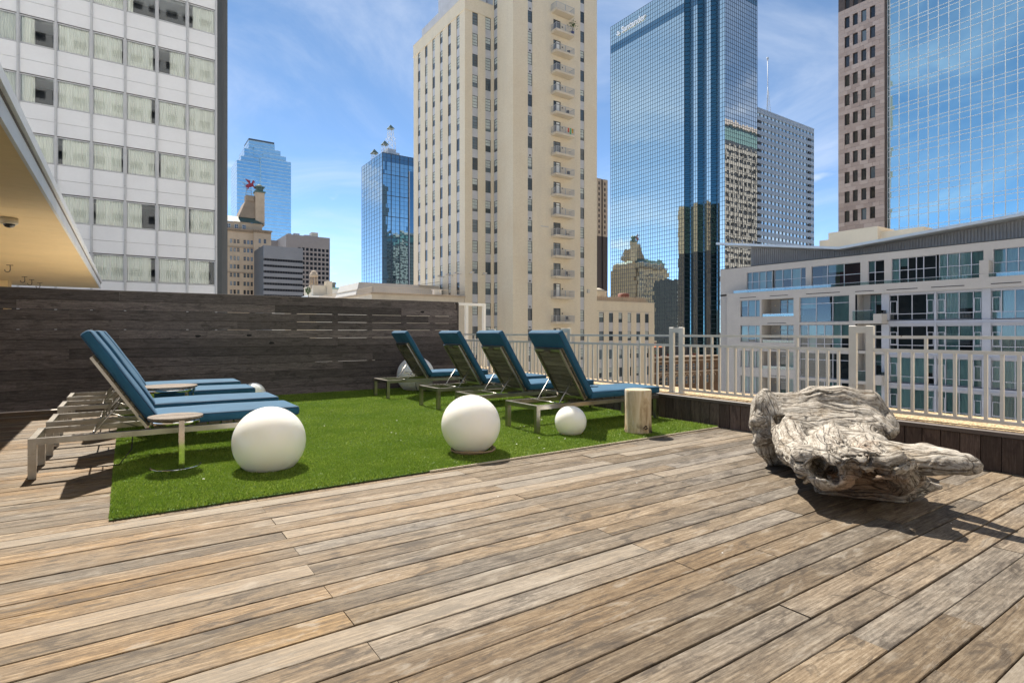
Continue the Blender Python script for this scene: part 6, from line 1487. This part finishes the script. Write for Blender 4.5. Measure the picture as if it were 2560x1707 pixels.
m = MB(); m.box(44.9, 58, CY + 4, CY + 14, GZ, 12.9); m.build('wall', M['white_paint'], gb)
m = MB(); m.box(44.7, 48.6, CY + 3.6, CY + 10, 12.9, 13.35); m.build('roof_edge', plain('verdigris', (0.30, 0.47, 0.42), 0.6), gb)
m = MB(); m.lathe([(0.75, 13.3), (0.75, 14.3), (0.95, 14.4), (0.95, 14.7), (0.5, 15.0), (0, 15.05)], 12, (46.9, CY + 6, 0)); m.build('roof_vent', M['old_steel'], gb)
lr = empty('cream_parapet_house', (34, 118, GZ), 'low cream building whose parapet shows just above the fence', 'building')
m = MB(); m.box(26, 38, 118, 130, GZ, 7.9); m.box(25.8, 38.2, 117.8, 130.2, 7.9, 8.2); m.build('wall', M['cream_stone'], lr)
# rooftop shrub
sh = empty('rooftop_shrub', (38.0, CY - 3, 9.5), 'small round green shrub on a roof beyond the fence', 'shrub')
m = MB(); rsb = random.Random(8)
for i in range(260):
    d = Vector((rsb.gauss(0, 1), rsb.gauss(0, 1), rsb.gauss(0, 1))).normalized() * (rsb.random() ** 0.4); c = Vector((38.0, CY - 3, 11.7)) + Vector((d.x * 0.75, d.y * 0.75, d.z * 1.0)); a = Vector((rsb.gauss(0, 1), rsb.gauss(0, 1), rsb.gauss(0, 1))).normalized() * 0.16; b_ = a.cross(Vector((rsb.random(), rsb.random(), 1))).normalized() * 0.1
    m.add([c - a, c + b_, c + a, c - b_], [(0, 1, 2, 3)])
m.build('leaves', M['leaf_green'], sh); m = MB(); m.tube([(38, CY - 3, 9.5), (38, CY - 3, 11.5)], 0.08, 6); m.build('stem', M['coping_edge'], sh)
m = MB(); m.box(37, 39.2, CY - 4, CY - 2.1, GZ, 9.5); m.build('planter', M['cream_stone'], sh)

# blue glass tower with masts
RY, RX_ = 330.0, 129.4
rn = empty('mast_tower', (145, 350, GZ), 'dark blue glass tower crowned by lattice masts', 'tower')
mirror('mirror_ren', (0.36, 0.54, 0.62), 0.02); mirror('mirror_ren_dark', (0.15, 0.25, 0.32), 0.03); mirror('mirror_ren_pale', (0.52, 0.60, 0.60), 0.03)
rr_ = np.random.default_rng(2)
def rpick(i, j, n, rows, tg, z):
    if tg == 1: return 2
    if j in (rows - 1, rows - 2): return 1
    return 1 if ((j - 2 * i) % 34 in (0, 1) and rr_.random() < 0.5) else 0
o = inst('glass_panes', pane_grid([((RX_, 366.7), (RX_, RY), 16, 1), ((RX_, RY), (152, RY), 16, 0)], 8.0, 111.0, 40, 0.0035, ('mirror_ren', 'mirror_ren_dark', 'mirror_ren_pale'), rpick, 3), rn, (0, 0, 0)); o.location = -WL[rn.name]; o['kind'] = 'stuff'
m = MB(); mull_grid(m, [((RX_, 366.7), (RX_, RY), 8, 1), ((RX_, RY), (152, RY), 8, 0)], 8.0, 111.0, 40, 0.14, 0.10, 0.1); mull_grid(m, [((RX_, RY), (152, RY), 4, 0)], 8.0, 111.0, 8, 0.5, 0.4, 0.12); o = m.build('mullions', M['mullion_dark'], rn); o['kind'] = 'stuff'
m = MB(); m.box(RX_ + 0.3, 152, RY + 0.3, 366, GZ, 110.9); m.build('core', M['mullion_dark'], rn)
m = MB(); m.box(133.5, 147, RY + 6, 358, 111, 113.0); m.box(135, 144, RY + 8, 352, 113, 115.2); m.box(136.4, 142, RY + 9, 348, 115.2, 117.4); m.build('roof_plant', M['metal_grey'], rn)
m = MB()
for i in range(16): m.box(132 + i * 1.1, 132.6 + i * 1.1, RY + 5, RY + 5.6, 111, 112.2 + (i % 3) * .4)
m.build('roof_railing', M['white_paint'], rn)
def mast(x, y, z0, z1, w, top):
    m = MB()
    for sx in (-1, 1):
        for sy in (-1, 1): m.tube([(x + sx * w / 2, y + sy * w / 2, z0), (x + sx * w / 2 * .8, y + sy * w / 2 * .8, z1)], 0.14, 5)
    n = max(2, int((z1 - z0) / (w * .8)))
    for k in range(n):
        za, zb = z0 + (z1 - z0) * k / n, z0 + (z1 - z0) * (k + 1) / n
        for sy in (-1, 1): m.bar((x - w / 2, y + sy * w / 2, za), (x + w / 2, y + sy * w / 2, zb), 0.14, 0.14); m.bar((x + w / 2, y + sy * w / 2, za), (x - w / 2, y + sy * w / 2, zb), 0.14, 0.14); m.bar((x - w / 2, y + sy * w / 2, zb), (x + w / 2, y + sy * w / 2, zb), 0.14, 0.14)
    o = m.build('roof_mast', M['white_paint'], rn)
    m = MB(); m.add([(x - top, y - top, z1), (x + top, y - top, z1), (x + top, y + top, z1), (x - top, y + top, z1), (x, y, z1 + top * 1.4)], [(0, 1, 4), (1, 2, 4), (2, 3, 4), (3, 0, 4), (3, 2, 1, 0)]); m.build('mast_cap', M['copper_green'], o)
mast(139.1, RY + 11, 117.4, 124.5, 5.0, 0.4); mast(139.1, RY + 11, 124.5, 130.5, 3.2, 2.0); mast(132.4, RY + 4, 111.2, 117.2, 3.2, 2.0); mast(132.5, 352, 111.2, 116.5, 3.4, 2.2)
# dark slab edge beside it
ds = empty('dark_slab_tower', (152, 325, GZ), 'narrow dark blue slab tower just left of the brick tower', 'tower')
m = MB(); m.box(147.1, 156, 329.4, 329.9, 8, 102.2); m.build('glass_front', M['mirror_ren_dark'], ds)
m = MB(); m.box(146.8, 147.1, 329.3, 335, 8, 102.2); m.build('edge_fin', M['metal_grey'], ds)
# brown tower seen in the gap
bt = empty('brown_tower', (143, 155, GZ), 'narrow brown tower in the gap beside the mirror tower', 'tower'); plain('brown_dark', (0.075, 0.055, 0.045), 0.6)
m = MB(); m.box(136, 141.4, 150, 165, GZ, 35.7); m.box(142.2, 144.5, 150, 165, GZ, 35.7); m.build('lower_wall', M['brown_dark'], bt)
m = MB(); m.box(136, 141.4, 150, 165, 35.7, 56.4); m.box(142.2, 144.5, 150, 165, 35.7, 56.4); m.build('upper_wall', M['limestone'], bt)
m = MB(); m.box(141.4, 142.2, 150.3, 165, GZ, 56.4); m.build('dark_strip', M['slot_dark'], bt)
for k in range(10):
    for x in (139.9, 142.7): m = MB(); m.box(x, x + 0.7, 149.95, 150.1, 36.6 + 1.95 * k, 37.7 + 1.95 * k); m.build('window', M['brown_dark'], bt)
# brick warehouse seen between the bars
bk = empty('brick_warehouse', (98, 85, GZ), 'old brown brick building with arched windows seen through the railing', 'building')
t = NT('brown_brick'); w = t.wcoord(); n = t.noise(w, 0.7, 5); n2 = t.noise(w, 7, 3); M['brown_brick'] = t.bsdf(t.mix(t.mr(n2, .3, .7, 0, .4), t.ramp(n, [(0.3, (0.13, 0.075, 0.040)), (0.7, (0.22, 0.135, 0.078))]), (0.10, 0.06, 0.035)), 0.85, 0, n2, 0.1, 0.02)
BX = [(90.7, 91.8), (92.6, 93.5), (95.8, 96.8), (98.9, 99.9), (101.3, 102.3), (102.9, 103.8), (106.0, 107.0), (108.0, 109.0)]
BZ = [(-6.9, -5.5), (-9.9, -8.1), (-12.9, -11.3), (-16.0, -14.4)]
m = MB(); facade(m, 'y', 79.0, 87.2, 116, GZ, -4.0, [(a, b, c, d) for a, b in BX for c, d in BZ], 0.25); m.build('wall', M['brown_brick'], bk)
m = MB(); m.box(87.2, 116, 79.3, 100, GZ, -4.3); m.build('core', M['brown_dark'], bk)
m = MB(); m.box(87, 116.2, 78.4, 79.4, -4.2, -3.9); m.box(87, 116.2, 78.7, 79.2, -5.0, -4.7); m.box(87, 116.2, 78.7, 79.0, -7.4, -7.1); m.build('cornice', M['limestone'], bk)
for a, b in BX:
    for r_, (c, d) in enumerate(BZ):
        wo = inst('window', frame_mesh(b - a, d - c, 0.09, 0.08, M['limestone'], (0.5,), ()), bk, ((a + b) / 2, 79.12, (c + d) / 2)); inst('pane', pane_mesh(b - a - .1, d - c - .1, M['window_glass'], 0.05), wo, ((a + b) / 2, 79.12, (c + d) / 2))
        if r_ == 1:
            m = MB(); cx_ = (a + b) / 2
            for i in range(7): q = math.pi * i / 6; m.obox((cx_ + (b - a) * .62 * math.cos(q), 78.97, d - 0.1 + (b - a) * .5 * math.sin(q)), (0.1, 0, 0), (0, 0.05, 0), (0, 0, 0.12))
            m.build('arch', M['limestone'], bk)
rp = random.Random(2)
plain('umbrella_orange', (0.55, 0.16, 0.05), 0.8)
um = empty('patio_umbrella', (92.3, 81.5, -3.9), 'small orange patio umbrella on the brick building roof', 'umbrella')
m = MB(); m.tube([(92.3, 81.5, -3.9), (92.3, 81.5, -1.6)], 0.05, 6); m.build('pole', M['white_paint'], um)
m = MB(); m.lathe([(1.5, -1.95), (0.75, -1.5), (0.0, -1.15)], 8, (92.3, 81.5, 0)); m.build('canopy', M['umbrella_orange'], um)
for k, (x, lab) in enumerate(((90.2, 'leafy planter on the left of the brick roof terrace'), (91.3, 'leafy planter beside the orange umbrella'), (95.0, 'leafy planter in the middle of the brick roof terrace'), (103.5, 'reddish planter at the right of the brick roof terrace'))):
    po = empty('roof_planter', (x, 80, -3.9), lab, 'planter', 'planters on the brick roof'); m = MB(); m.box(x - 0.5, x + 0.5, 79.7, 80.3, -3.9, -3.4); m.build('box', M['rust_tank'], po); m = MB()
    for i in range(60):
        c = Vector((x + rp.uniform(-.5, .5), 80 + rp.uniform(-.3, .3), -3.4 + rp.random() * .8)); a = Vector((rp.gauss(0, 1), rp.gauss(0, 1), rp.gauss(0, 1))).normalized() * 0.14; b_ = a.cross(Vector((.2, .5, 1))).normalized() * .07; m.add([c - a, c + b_, c + a, c - b_], [(0, 1, 2, 3)])
    m.build('leaves', M['leaf_green'], po)
rh = empty('roof_machine_house', (101, 84, -3.9), 'dark blue grey machine house on the roof of the brick building', 'building')
m = MB(); m.box(95.2, 104.6, 83, 87, -3.9, -1.9); m.box(105.0, 107.2, 82.6, 85, -3.9, -2.0); m.build('wall', M['hotel_slate_pale'], rh)
# red brick edge with its white canopy beside the annex
re_ = empty('red_brick_edge', (88, 90, GZ), 'narrow red brick building edge beside the cream annex', 'building')
m = MB(); m.box(87.3, 88.6, 79.8, 92, GZ, 3.6); m.build('wall', plain('red_brick', (0.22, 0.07, 0.04), 0.85, var=0.2, scale=2), re_)
m = MB(); m.box(87.2, 89.6, 79.4, 92, 3.6, 3.95); m.box(87.0, 89.9, 79.0, 81, -0.9, -0.55); m.build('ledge', M['cream_stone'], re_)
# office mirrored in the glass tower's south face
mo = empty('teal_crown_office', (285, 40, GZ), 'pale banded office tower with teal crown, seen mirrored in the glass tower', 'tower')
m = MB(); m.box(250, 330, 12, 58, GZ, 104); m.build('core', M['frame_dark'], mo)
bmm = MB(); bmm.box(249.6, 330.4, 11.6, 58.4, -0.95, 0.95); bmm = bmm.mesh('spandrel', plain('warm_grey', (0.24, 0.225, 0.205), 0.8))
for k in range(34): inst('spandrel', bmm, mo, (0, 0, 100 - 3.9 * k))
m = MB()
for i in range(20): x = 250 + 4 * i; m.box(x, x + 1.0, 58.2, 58.8, GZ, 102)
m.build('fin', M['warm_grey'], mo)
m = MB(); m.box(250, 330, 12, 58, 104, 112); m.build('crown', plain('teal_crown', (0.10, 0.17, 0.165), 0.4), mo)
m = MB(); m.box(249, 331, 11, 59, 112, 114.5); m.build('parapet', M['taupe'], mo)

# unseen offices added behind the viewer to bounce sunlight; the glass mirrors them too
def bounce_office(name, x0, x1, y0, y1, zt, fl, wallm, label, step):
    b = empty(name, ((x0 + x1) / 2, (y0 + y1) / 2, GZ), label, 'building', 'added offices that bounce light and are mirrored in the glass')
    m = MB(); m.box(x0 + 0.5, x1 - 0.5, y0 + 0.5, y1 - 0.5, GZ, zt - 0.3); m.build('core', M['frame_dark'], b)
    k = 0
    sm = MB(); sm.box(x0, x1, y0, y1, -fl * 0.28, fl * 0.28); sm = sm.mesh('spandrel', M[wallm])
    z = zt - fl * 0.28
    while z > -10: inst('spandrel', sm, b, (0, 0, z)); z -= fl
    m = MB(); n = int((x1 - x0) / step)
    for i in range(n + 1): x = x0 + (x1 - x0) * i / n; m.box(x - step * 0.17, x + step * 0.17, y1 - 0.6, y1 + 0.15, GZ, zt)
    n = int((y1 - y0) / step)
    for i in range(n + 1): y = y0 + (y1 - y0) * i / n; m.box(x1 - 0.6, x1 + 0.15, y - step * 0.17, y + step * 0.17, GZ, zt)
    m.build('pier', M[wallm], b)
bounce_office('cream_office', -120, -30, -95, -45, 62, 3.8, 'cream_stone', 'unseen cream office with square bays, added to bounce sunlight, mirrored in the hotel windows', 4.0)
bounce_office('white_office', -15, 55, -120, -60, 88, 3.6, 'white_paint', 'unseen white office with narrow bays, added to bounce sunlight, mirrored in the hotel windows', 3.0)
bounce_office('buff_office', 75, 150, -130, -70, 74, 4.0, 'limestone', 'unseen buff office block, added to bounce sunlight, mirrored in the glass towers', 4.5)
bounce_office('pale_office', 175, 240, -140, -75, 110, 3.9, 'concrete_pale', 'unseen pale tall office block, added to bounce sunlight, mirrored in the glass towers', 3.6)
